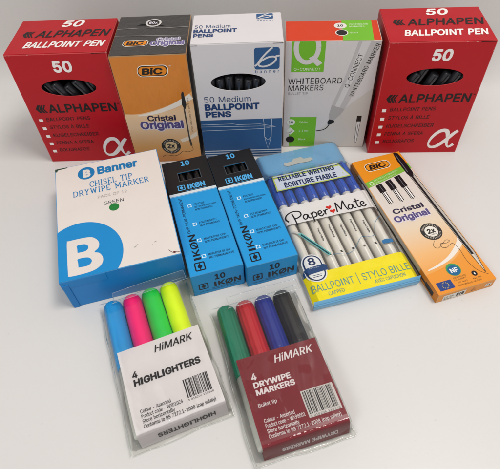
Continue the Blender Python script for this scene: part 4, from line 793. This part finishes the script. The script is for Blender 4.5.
# quality marks
b.poly('round_mark', 'top', oval(22.9, 17.6, 5.8, 5.8), mat('3d9457', .4), .13)
b.poly('round_mark_core', 'top', oval(22.9, 16.8, 5.0, 4.7), mat('1d5f8c', .4), .17)
b.text('round_mark_letters', 'top', 'NF', 19.8, 15.0, 6.4, 4.0, mat('e6e6e6', .4), .03, 0, .21)
b.poly('flag', 'top', rect(3.2, 2.8, 15.6, 10.4), mat('27407f', .4), .13)
b.multi('flag_stars', 'top', [oval(9.4+2.5*math.cos(a), 6.6+2.5*math.sin(a), .36, .36, 6) for a in [math.pi*k/6 for k in range(12)]], mat('dfc33a', .4), .17)
b.poly('black_drop', 'top', oval(36.2, 9.6, 2.2, 2.4), K1, .13)
b.poly('drop_core', 'top', oval(36.2, 9.4, .6, 1.0, 12), mat('e6e0d6', .4), .17)
BR = mat('4a3520', .4)
for u, v, ww, s in ((18.2, 9.8, 11, 'FOURNITURES'), (18.2, 7.8, 10, 'DE BUREAU'), (19.6, 5.2, 8, 'NF 400'), (32.6, 4.8, 7, 'NOIR'), (18.2, 2.6, 20, 'WWW.MARQUE-NF.COM')): b.text('lettering', 'top', s, u, v, ww, 1.3, BR, .005, 0, .13)
b.poly('white_label', 'front', rect(5, 1, 24.4, 7.8), mat('dcd6cc', .4))
b.text('label_lettering', 'front', 'CE EN', 6, 3.6, 8, 2.2, K1, .01, 0, .14)
b.multi('label_marks', 'front', [rect(16.5, 2.4, 18.6, 6.4), rect(19.2, 2.4, 20.2, 6.4), rect(20.8, 2.4, 23.2, 6.4), rect(6, 1.8, 13, 2.4)], K1, .14)
b.poly('white_label', 'front', rect(41.4, 3, 46.6, 7), mat('dcd6cc', .4))
b.multi('label_marks', 'front', [rect(42.2, 4, 43.6, 5.8), rect(44.4, 4, 45.8, 5.8)], mat('55504a', .4), .14)
b.stroke('recycling_mark', 'front', [[(29.5, 3.2), (31.4, 6.6), (33.3, 3.2), (29.5, 3.2)]], .5, mat('6b4318', .4))
# the pen printed along the left side
b.poly('side_orange', 'left', rect(.2, .2, 16, 10.3), mat('c9791c', .4), .06)
b.poly('side_orange', 'left', rect(128, .2, 154.2, 10.3), mat('c9791c', .4), .06)
b.poly('side_pen_cap', 'left', [(9, 4.2), (12, 1.6), (22, .8), (44, 1.2), (46, 4.5), (44, 7.6), (22, 7.6), (12, 6.8)], K1, .12)
b.stroke('side_pen_barrel', 'left', [[(44, 4.4), (140, 4.0)]], 2.2, mat('2b2826', .35), .1)
b.poly('side_pen_plug', 'left', rect(138, 1.6, 149, 6.6), K1, .12)

# ------------------------------------------------------------------ flow pack of eight capped pens
root = thing('pen_pack', 'clear hanging pack of blue capped pens with a yellow band and white ribbon', 'pen pack', (.0688, .2755, 0), math.radians(12.6))
b = Box(root, 86, 167, 0)
BLP = mat('6fb2da', .3, .08, coat=.5); CARD = mat('d0ccc6', .45, .04)
def sheet(name, root_, u0, u1, v0, v1, zf, m, nu=24, nv=24, ju=0, edge=None, W=86, D=167, seed=0, thick=0.0):
    """a gently uneven sheet over u,v (mm) with height zf(u,v)"""
    V, Fc = [], []
    for j in range(nv+1):
        for i in range(nu+1):
            u = u0+(u1-u0)*i/nu; v = v0+(v1-v0)*j/nv
            if edge: u, v = edge(u, v, i/nu, j/nv)
            V.append(((u-W/2)*MM, (v-D/2)*MM, zf(u, v)*MM))
    for j in range(nv):
        for i in range(nu):
            a = j*(nu+1)+i; Fc.append((a, a+1, a+nu+2, a+nu+1))
    return mk(name, V, Fc, m, root_, smooth=True)
from mathutils import noise as NZ
def wob(u, v, s, a, k=0): return a*NZ.noise(Vector((u*s, v*s, k)))
def pz(u, v):
    z = 11.0
    if v > 136: z = 11.0 - 4.0*min(1, (v-136)/10)
    e = min(u, 86-u)
    if e < 6: z -= (1-e/6)**2*4.5
    return z + wob(u, v, .09, .5)
slab('backing_card', -42.5, -82.5, .2, 42.5, 80, .9, CARD, root, .15)
sheet('header_card', root, .3, 85.7, 137.5, 172, lambda u, v: pz(u, v)-.6, BLP, 20, 10)
# hang slot: a darker hole bordered by welded film
b.h = 0
def zpoly(name, pts, m, lift):
    """a print on the uneven pack front: fan of small strips draped on pz"""
    us = [p[0] for p in pts]; vs = [p[1] for p in pts]; u0, u1, v0, v1 = min(us), max(us), min(vs), max(vs)
    nu = max(1, int((u1-u0)/4)); nv = max(1, int((v1-v0)/4)); polys = []
    for i in range(nu):
        for j in range(nv):
            q = clip_poly(pts, u0+(u1-u0)*i/nu, v0+(v1-v0)*j/nv, u0+(u1-u0)*(i+1)/nu, v0+(v1-v0)*(j+1)/nv)
            if len(q) > 2: polys.append(q)
    V, Fc = [], []
    for q in polys:
        k = len(V); V += [((u-43)*MM, (v-83.5)*MM, (pz(u, v)+lift)*MM) for u, v in q]; Fc.append(list(range(k, k+len(q))))
    return mk(name, V, Fc, m, root)
def drape(o, lift):
    for v in o.data.vertices:
        u = v.co.x/MM+43; w_ = v.co.y/MM+83.5
        v.co.z = (pz(u, w_)+lift+v.co.z/MM-.1)*MM
    return o
FILM = film('pack_film', .03, bump=.4, bscale=32, rough=.07, refl=1.0)
FILM2 = film('pack_film_dull', .10, bump=.6, bscale=30, rough=.15, refl=1.0)
hs = []
HW = mat('c9c6c2', .4)
zpoly('hang_slot', [(26, 156.2), (34, 156.4), (36, 159.2), (44, 160), (46, 157), (53, 157), (54.5, 153.6), (50, 152), (28, 151.2), (25, 153.4)], HW, .05)
sheet('front_film', root, -.4, 86.4, 24, 139, lambda u, v: pz(u, v)+.1, FILM, 30, 40)
sheet('header_film', root, -.8, 86.8, 138, 172.5, lambda u, v: pz(u, v)+.3, film('header_film', .10, bump=.3, bscale=30, rough=.06, refl=1.3), 20, 12)
# header label
NV = mat('1d2c55', .4)
lab = [(6.6, 117.2), (78.5, 117.6), (72.5, 139), (7.6, 139.2)]
zpoly('label_border', lab, mat('27467c', .4), .32)
zpoly('label_rule', [(7.2, 117.8), (77.8, 118.2), (72.0, 138.5), (8.2, 138.7)], mat('b3bf4a', .4), .37)
zpoly('label_ground', [(8.4, 118.9), (76.6, 119.3), (71.2, 137.5), (9.2, 137.7)], mat('c0c7d4', .4), .42)
drape(b.text('label_lettering', 'top', 'RELIABLE WRITING', 12.8, 129.8, 54, 6.0, NV, .03), .5)
drape(b.text('label_lettering', 'top', 'ÉCRITURE FIABLE', 15.8, 120.4, 50, 7.6, NV, .03), .5)
# white ribbon with scalloped upper edge and script name
WR = mat('d9d5d2', .4, .03, coat=.4)
top = []
for k in range(0, 87):
    x = 86-k; top.append((x, 97.2+1.2*max(0, math.cos((x-8)/9.7*2*math.pi))))
zpoly('white_ribbon', [(0, 77.6), (86, 76.6)]+top, WR, .25)
KS = mat('15151c', .4)
S = []
S.append([(6.2, 80.5), (4.6, 84), (6.6, 88.2), (12.4, 90.8), (18.2, 89.4), (18.6, 85.2), (14.6, 82.6), (12.0, 83.0)])
S.append([(11.4, 88.6), (12.0, 83), (12.4, 75.4)])
def a_(x): S.append([(x+4.6, 83.8), (x+2.4, 85), (x+.2, 82.6), (x+.8, 79.8), (x+3, 80.4), (x+4.6, 84), (x+4.7, 80.6), (x+6.6, 79.6)])
def e_(x): S.append([(x+.4, 81.6), (x+3.4, 83.0), (x+2.8, 85.2), (x+.6, 84.2), (x+.2, 81), (x+2.2, 79.2), (x+5, 81.2)])
a_(19.6)
S.append([(27.4, 85.2), (27.8, 80), (27.8, 74.8)]); S.append([(27.7, 82.6), (29.6, 85.2), (31.8, 83.6), (31.2, 80.4), (28.2, 79.6)])
e_(33.2); S.append([(39.0, 85.2), (39.6, 79.6)]); S.append([(39.5, 82.2), (40.6, 84.6), (42.6, 84.8)])
S.append([(49.6, 79.2), (51.4, 90.4)]); S.append([(51.4, 90.4), (53.2, 84), (54.0, 81.6), (56, 86), (58.6, 91)]); S.append([(58.6, 91), (58.6, 84), (59.8, 79.4)])
a_(60.6); S.append([(70.0, 90), (69.0, 82.4), (69.6, 79.6), (71.6, 80.2)]); S.append([(67.2, 86.6), (70, 86.9), (72.6, 87.4)]); e_(72.2)
drape(b.stroke('script_name', 'top', [smoothline(l, 6) for l in S], 1.15, KS), .42)
def heart(cx, cy, s): return [(cx+s*16*math.sin(t)**3/16, cy+s*(13*math.cos(t)-5*math.cos(2*t)-2*math.cos(3*t)-math.cos(4*t))/16) for t in [2*math.pi*i/28 for i in range(28)]]
drape(b.multi('hearts', 'top', [heart(44.4, 86.6, 2.5), heart(46.2, 81.6, 2.5)], mat('c8281f', .4)), .42)
# yellow band and its lettering
YE = mat('e6d40a', .36, .04, coat=.4, wrinkle=.1)
zpoly('yellow_band', [(-.2, .2), (86.2, .2), (86.2, 25.6), (-.2, 24.4)], YE, .3)
TE = mat('5d8f8a', .4)
drape(b.text('title', 'top', 'BALLPOINT | STYLO BILLE', 2.0, 8.0, 80, 8.6, TE, .0), .42)
drape(b.text('subtitle', 'top', 'CAPPED', 13, 2.8, 12.6, 3.2, TE, 0), .42)
drape(b.text('subtitle', 'top', 'AVEC CAPUCHON', 50.6, 3.0, 25, 3.2, TE, 0), .42)
# count badge
zpoly('count_badge_halo', rrect(2.0, 16.4, 19.0, 43.0, 8.0), mat('d8d8d6', .4), .5)
drape(b.ring('count_badge_ring', 'top', rrect(3.0, 17.4, 18.0, 42.0, 7.2), rrect(4.0, 18.4, 17.0, 41.0, 6.3), NV), .62)
zpoly('count_badge_ribbon', [(.6, 24.2), (20.2, 25.2), (21.0, 29.6), (18.4, 31.4), (3.0, 30.4), (.4, 27.8)], mat('26436f', .4), .75)
drape(b.text('count', 'top', '8', 7.4, 32.6, 6.0, 7.0, NV, .02), .6)
drape(b.text('badge_lettering', 'top', 'STYLOS', 6, 29.0, 8.6, 1.0, mat('c8d2de', .4), 0), .9)
drape(b.multi('badge_lines', 'top', [rect(6.6, 22.6, 14, 23.0), rect(7.0, 21, 13.8, 21.5)], NV), .6)
# printed nib with its long wavy line, small blue tag
drape(b.poly('printed_nib_body', 'top', [(8.6, 66.5), (12.6, 66), (28.6, 39.4), (25.8, 38.2)], mat('63aca6', .35)), .42)
drape(b.stroke('printed_ink_core', 'top', [[(11.4, 64.6), (26.6, 39.4)]], 1.3, mat('123c4a', .4)), .46)
drape(b.poly('printed_nib_cone', 'top', [(5.6, 70.2), (6.8, 70.4), (12.6, 66), (8.6, 66.4)], mat('c8c4bf', .3)), .42)
drape(b.stroke('ink_line', 'top', [smoothline([(28, 37.4), (33, 37.6), (40, 35.2), (46, 37), (52, 42), (58, 48), (63, 46.8), (69.5, 47.4), (72.5, 54), (76, 60), (83, 66)], 6)], .35, mat('3f7596', .4)), .42)
drape(b.poly('small_tag', 'top', [(72, 36.6), (81.0, 36.2), (81.2, 39.6), (76, 40.8), (72.2, 39.8)], mat('2f6d9e', .4), clip=False), .42)
# the bottom gusset
mk('bottom_gusset', [((x-43)*MM, y*MM, z*MM) for y, z in ((-83.9, .2), (-84.6, 4), (-83.7, 10.6), (-83.2, 11.3)) for x in (-.4, 86.4)], [(0, 1, 3, 2), (2, 3, 5, 4), (4, 5, 7, 6)], BLP, root, smooth=True)
mk('gusset_fold', [((x-43)*MM, y*MM, z*MM) for y, z in ((-84.5, 6.2), (-85.4, 6.8), (-84.3, 7.4)) for x in (-.4, 86.4)], [(0, 1, 3, 2), (2, 3, 5, 4)], mat('6aa6cf', .3, coat=.6), root, smooth=True)
for sx in (-1, 1):
    mk('side_gusset', [(sx*43.3*MM, y*MM, z*MM) for y, z in ((-83.6, .3), (54, .3), (54, 6.2), (-83.6, 6.2))], [(0, 1, 2, 3)], FILM2, root)
for i in range(8):
    u = 8.2+i*9.9
    pen = thing('ballpoint_pen', '%s blue capped pen from the left inside the hanging pack' % ORD[i], 'pen', (0, 0, 0), 0, 'blue capped pens in the hanging pack')
    pen.matrix_world = Matrix.Translation(root.location) @ Matrix.Rotation(root.rotation_euler.z, 4, 'Z') @ Matrix.Translation(((u-43)*MM, -80*MM, 5.4*MM))
    lathe('barrel', [(2, 0), (3.9, 1), (3.9, 101), (3.6, 103)], plastic('ebe5dc', .3, 'white_plastic'), pen, axis='y', n=24)
    lathe('cap', [(4.0, 99), (4.45, 99.4), (4.5, 133), (3.8, 137.5), (2.2, 138.5)], plastic('2458c0', .25, 'blue_plastic'), pen, axis='y', n=24)
    slab('clip', -1.1, 103, 4.3, 1.1, 135, 4.9, plastic('2c62cc', .25), pen, .3)
    if 2 <= i <= 6:
        bb = Box(pen, 0, 0, 0); bb.h = 3.85
        bb.text('barrel_lettering', 'top', 'PaperMate', -.6, 64+random.uniform(-4, 4), 14, 1.5, KS, .02, 0, .15, rot=-math.pi/2)
        bb.text('barrel_lettering', 'top', 'M', -.6, 38, 2, 1.8, KS, .04, 0, .15, rot=-math.pi/2)

# ------------------------------------------------------------------ clear wallets of four pens
def pz2(u, v, W):
    """upper skin of a wallet"""
    z = 17.2
    if v > 60: z = 17.2 - 1.0*min(1, (v-60)/6) - 2.0*max(0, (v-92)/16)
    if v < 1.5: z -= (1.5-v)**2*.9
    e = min(u+6.5, (W+3.2-u)*2.2)
    if e < 7: z -= (1-e/7)**2*14
    if v < -1: z = min(z, 17.0-(1-(v+8)/7.0)*14)
    if e < 8: z += wob(u, v, .33, .9*(1-e/8), W)+wob(u, v, .12, .8*(1-e/8), W)
    return max(z, .8) + wob(u, v, .07, .5, W)
def wallet(x, y, rz, label, W, cardcol, ink, title, pens, seed):
    D = 60
    root = thing('plastic_wallet', label, 'pen wallet', (x, y, 0), rz)
    b = Box(root, W, D, 15.7)
    CM = mat(cardcol, .4, .04, coat=.1); IK = mat(ink, .4)
    # folded paper insert: top panel and fold-down front, back panel under the pens
    T, th = 15.7, .35
    pr = [(60, T-.2), (30, T), (8, T), (5, T-.1), (3, T-.45), (1.4, T-1.2), (.3, T-2.6), (-.2, T-4.5), (-2.2, 1.0), (-1.4, .55), (60, .5)]
    V, Fc = [], []
    for u in (0, W):
        for v, z in pr: V.append(((u-W/2)*MM, (v-D/2)*MM, z*MM))
    n = len(pr)
    for i in range(n-1): Fc.append((i, i+n, i+n+1, i+1))
    o = mk('paper_insert', V, Fc, CM, root)
    md = o.modifiers.new('thickness', 'SOLIDIFY'); md.thickness = .3*MM; md.offset = -1
    t = b.text
    t('brand_name', 'top', 'HiMARK', 24.4, 50.4, 27, 5.6, IK, .015, .28, .45)
    t('count', 'top', '4', 6.0, 37.6 if W > 58 else 43.0, 3.6, 4.6, IK, .03, .1, .45)
    if W > 58: t('title', 'top', title[0], 6.0, 31.8, 46, 4.8, IK, .04, .05, .45)
    else:
        t('title', 'top', title[0], 6.0, 37.6, 25.6, 3.8, IK, .035, .05, .45)
        t('title', 'top', title[1], 6.2, 32.5, 26.6, 3.8, IK, .035, .05, .45)
        t('subtitle', 'top', 'Bullet tip', 5.2, 24.8, 12.4, 2.4, IK, .012, 0, .45)
    code = 'WX01024' if W > 58 else 'WX98001'
    base = 12.9 if W > 58 else 14.6
    for k, (s, ww) in enumerate((('Colour - Assorted', 20), ('Product code - '+code, 27.2 if W > 58 else 26.0), ('Store horizontally', 21), ('Conforms to BS 7272.1-2008 (cap safety)', 47.5))):
        t('lettering', 'top', s, 5.8, base-k*3.25, ww, 2.5, IK, .014, 0, .45)
    # barcode
    bc0, bc1, v0, v1 = (36.6, 53.8, 9.6, 24.2) if W > 58 else (34.6, 54.6, 9.8, 26.2)
    if W < 58: b.poly('barcode_ground', 'top', rect(bc0-1, v0-.6, bc1+1, v1+.6), mat('cfc8c4', .4), .45)
    xx = bc0; bars = []; rnd = random.Random(seed)
    while xx < bc1-.4:
        wd = rnd.choice((.22, .3, .5, .75)); bars.append(rect(xx, v0+1.6, min(xx+wd, bc1), v1)); xx += wd+rnd.choice((.25, .35, .5, .7))
    b.multi('barcode', 'top', bars, mat('1a1718', .4), .5)
    t('barcode_digits', 'top', '5 018206 110248', bc0, v0-.4, bc1-bc0, 1.3, mat('1a1718', .4), 0, 0, .5)
    # upside-down title on the fold
    V0, F0 = glyphs(' '.join(title), .03); xs = [p[0] for p in V0]; x0, x1 = min(xs), max(xs); y1 = max(p[1] for p in V0)
    vv = []
    for gx, gy, gz in V0:
        a = (gx-x0)/(x1-x0); q = gy/y1
        u = W-8-a*(W-20); z = 9.6-q*4.2
        vfront = -.2-(11.2-z)/10.2*2.0-.45-gz
        vv.append(((u-W/2)*MM, (vfront-D/2)*MM, z*MM))
    mk('fold_lettering', vv, F0, IK, root)
    # ---- the clear skin
    fm = film('clear_vinyl_%d' % seed, .006, (.985, .99, .98), .5, 18, .025, .7)
    fe = film('vinyl_edge_%d' % seed, .16, (.95, .965, .945), .5, 60, .12, 1.1)
    def edge(u, v, a, c):
        du = wob(u, v, .05, 1.6, seed)
        u += du*(abs(a-.5)*2)**3; v += wob(u, v, .06, 1.8, seed+5)*(abs(c-.5)*2)**4
        return u, v
    sheet('upper_skin', root, -6.5, W+3.2, -5, 108, lambda u, v: pz2(u, v, W), fm, 80, 110, edge=edge, W=W, D=D)
    sheet('lower_skin', root, -6.5, W+3.2, -5, 108, lambda u, v: .25+abs(wob(u, v, .05, .2)), fm, 20, 24, edge=edge, W=W, D=D)
    # welded hems: thin tubes of folded vinyl along the sides and the foot
    def hem(name, P, r=.26, m=fe):
        P = smoothline(P, 7); V, Fc = [], []; n = 8
        for i, p in enumerate(P):
            p = Vector(p); a = Vector(P[max(0, i-1)]); c = Vector(P[min(len(P)-1, i+1)]); d = (c-a).normalized()
            s1 = d.cross(Vector((0, 0, 1))).normalized(); s2 = s1.cross(d)
            for k in range(n):
                g = 2*math.pi*k/n; q = p+(s1*math.cos(g)*1.4+s2*math.sin(g)*.6)*r
                V.append(((q.x-W/2)*MM, (q.y-D/2)*MM, q.z*MM))
        for i in range(len(P)-1):
            for k in range(n): Fc.append((i*n+k, i*n+(k+1) % n, (i+1)*n+(k+1) % n, (i+1)*n+k))
        return mk(name, V, Fc, m, root, smooth=True)
    rr = random.Random(seed+3)
    for uu in (-6.8, W+3.4):
        hem('side_hem', [(uu+rr.uniform(-.8, .8), -5.1+k*11.31, 1.6+rr.uniform(-.4, 1.0)) for k in range(11)])
        hem('side_crease', [(uu*(.93 if uu < 0 else .99)+rr.uniform(-.7, .7), -6+k*11, 4.5+rr.uniform(-1, 1.4)) for k in range(10)], .22)
    hem('foot_hem', [(-6.8+k*(W+10.2)/6, -5.3+rr.uniform(-.7, .7), 1.2) for k in range(7)])
    hem('mouth_hem', [(-6+k*(W+12)/6, 108+rr.uniform(-.5, .5), 9+rr.uniform(-.6, .6)) for k in range(7)], .25)
    # closing flap folded over the caps
    F1 = film('flap_%d' % seed, .06, (.97, .98, .97), .3, 30, .08, .8)
    sheet('flap', root, 6.5, W+3.5, 100.3, 109, lambda u, v: 17.2 + (v-97)*.02 + wob(u, v, .05, .4, 3), F1, 16, 6, W=W, D=D)
    hem('flap_rim', [(6.5, 109, 17.3), (6.4, 105, 17.3), (6.5, 100.4, 17.3), (6.7, 100.2, 17.3), (W*.5, 100, 17.5), (W+3.3, 100.2, 17.3), (W+3.5, 100.5, 17.3), (W+3.6, 105, 17.3), (W+3.5, 109, 17.3)], .2)
    hem('flap_fold', [(6.5, 109, 17.3), (W*.5, 109.4, 17.4), (W+3.5, 109, 17.3)], .2)
    # the pens inside
    for i, (col, nm, lab, cat) in enumerate(pens):
        u = 3.7+i*14.55
        pen = thing(nm, lab, cat, (0, 0, 0), 0)
        pen.matrix_world = Matrix.Translation(root.location) @ Matrix.Rotation(rz, 4, 'Z') @ Matrix.Translation(((u-W/2)*MM, -D/2*MM, 7.75*MM))
        cm = plastic(col, .34, 'cap_plastic')
        ribs = 0 if cat == 'highlighter' else 1
        lathe('barrel', [(4.5, 1.4), (6.2, 2.2), (6.4, 8), (6.4, 52)], plastic('cfcfc6' if ribs else 'd8d8d0', .35), pen, axis='y', n=32)
        lathe('cap', [(6.7, 50), (7.15, 50.6), (7.15, 62), (7.0, 100), (6.85, 102.6), (6.35, 104.4), (5.5, 105.5), (4.6, 105.9), (4.4, 105.5), (1, 105.5)], cm, pen, axis='y', n=56, flat=.04, ribs=ribs)
        slab('clip', -1.6, 62, 6.2, 1.6, 92, 6.9, cm, pen, .3)
    return root
wallet(-.0588, .1314, math.radians(19.0), 'clear plastic wallet holding four highlighters with a white paper insert', 58.5, 'dcd5d5', '151317', ('HIGHLIGHTERS',), [
    ('1a98da', 'highlighter_pen', 'blue highlighter at the left side of the wallet with the white insert', 'highlighter'),
    ('fb1277', 'highlighter_pen', 'bright pink highlighter between the blue and green ones', 'highlighter'),
    ('25cc4c', 'highlighter_pen', 'bright green highlighter between the pink and yellow ones', 'highlighter'),
    ('e4fb00', 'highlighter_pen', 'fluorescent yellow highlighter at the right side of its wallet', 'highlighter')], 11)
wallet(.0209, .1181, math.radians(14.3), 'clear plastic wallet holding four drywipe markers with a dark red paper insert', 57.0, '7a0c1c', 'e6dada', ('DRYWIPE', 'MARKERS'), [
    ('0e7a5c', 'marker_pen', 'dark green capped drywipe marker at the left side of the red insert wallet', 'marker pen'),
    ('c01826', 'marker_pen', 'red capped drywipe marker between the green and blue caps', 'marker pen'),
    ('1e2f8e', 'marker_pen', 'dark blue capped drywipe marker between the red and black caps', 'marker pen'),
    ('1b1a1e', 'marker_pen', 'black capped drywipe marker at the right side of the red insert wallet', 'marker pen')], 23)

# ------------------------------------------------------------------ small pieces go under the part they are printed on or fixed to
UNDER = {'clip': 'cap', 'barrel_lettering': 'barrel', 'logo_ring': 'logo_outline', 'logo_ground': 'logo_outline', 'logo_letters': 'logo_outline', 'logo_strokes': 'logo_square',
 'logo_letter': 'logo_disc', 'badge_face': 'badge_ring', 'badge_number': 'badge_ring', 'badge_ticks': 'badge_ring', 'badge_ground': 'badge_rim', 'emblem_core': 'emblem_frame', 'emblem_ticks': 'emblem_frame',
 'label_ground': 'label_border', 'label_rule': 'label_border', 'letter_counter': 'big_letter', 'flag_stars': 'flag', 'drop_core': 'black_drop', 'round_mark_core': 'round_mark', 'round_mark_letters': 'round_mark',
 'label_marks': 'white_label', 'count_badge_ring': 'count_badge_halo', 'count_badge_ribbon': 'count_badge_halo', 'printed_cap_shine': 'printed_cap', 'printed_refill_lines': 'printed_refill',
 'printed_pen_cap_shine': 'printed_pen_cap', 'flap_rim': 'flap', 'flap_fold': 'flap', 'fold_lettering': 'paper_insert', 'barcode': 'paper_insert', 'barcode_digits': 'paper_insert', 'barcode_ground': 'paper_insert',
 'hang_slot': 'header_card', 'header_film': 'header_card', 'window_rim': 'carton', 'tuck_slit': 'carton', 'gusset_fold': 'bottom_gusset', 'title_halo': 'carton', 'printed_small_barrel': 'printed_small_cap'}
base = lambda o: o.name.split('.')[0]
for r in [o for o in bpy.data.objects if o.parent is None]:
    last = {}
    for o in list(r.children):
        n = base(o)
        if n in UNDER:
            cand = [q for q in r.children if base(q) == UNDER[n]]
            if cand:
                def cen(q):
                    vs = q.data.vertices; return sum((v.co for v in vs), Vector())/len(vs)
                c0 = cen(o); o.parent = min(cand, key=lambda q: (cen(q)-c0).length)
    ins = [q for q in r.children if base(q) == 'paper_insert']
    if ins:
        for q in list(r.children):
            if base(q) in ('brand_name', 'count', 'title', 'subtitle', 'lettering'): q.parent = ins[0]
    pb = [q for q in r.children if base(q) == 'header_card']
    if pb:
        for q in list(r.children):
            if base(q) == 'label_lettering': q.parent = [z for z in r.children if base(z) == 'label_border'][0]
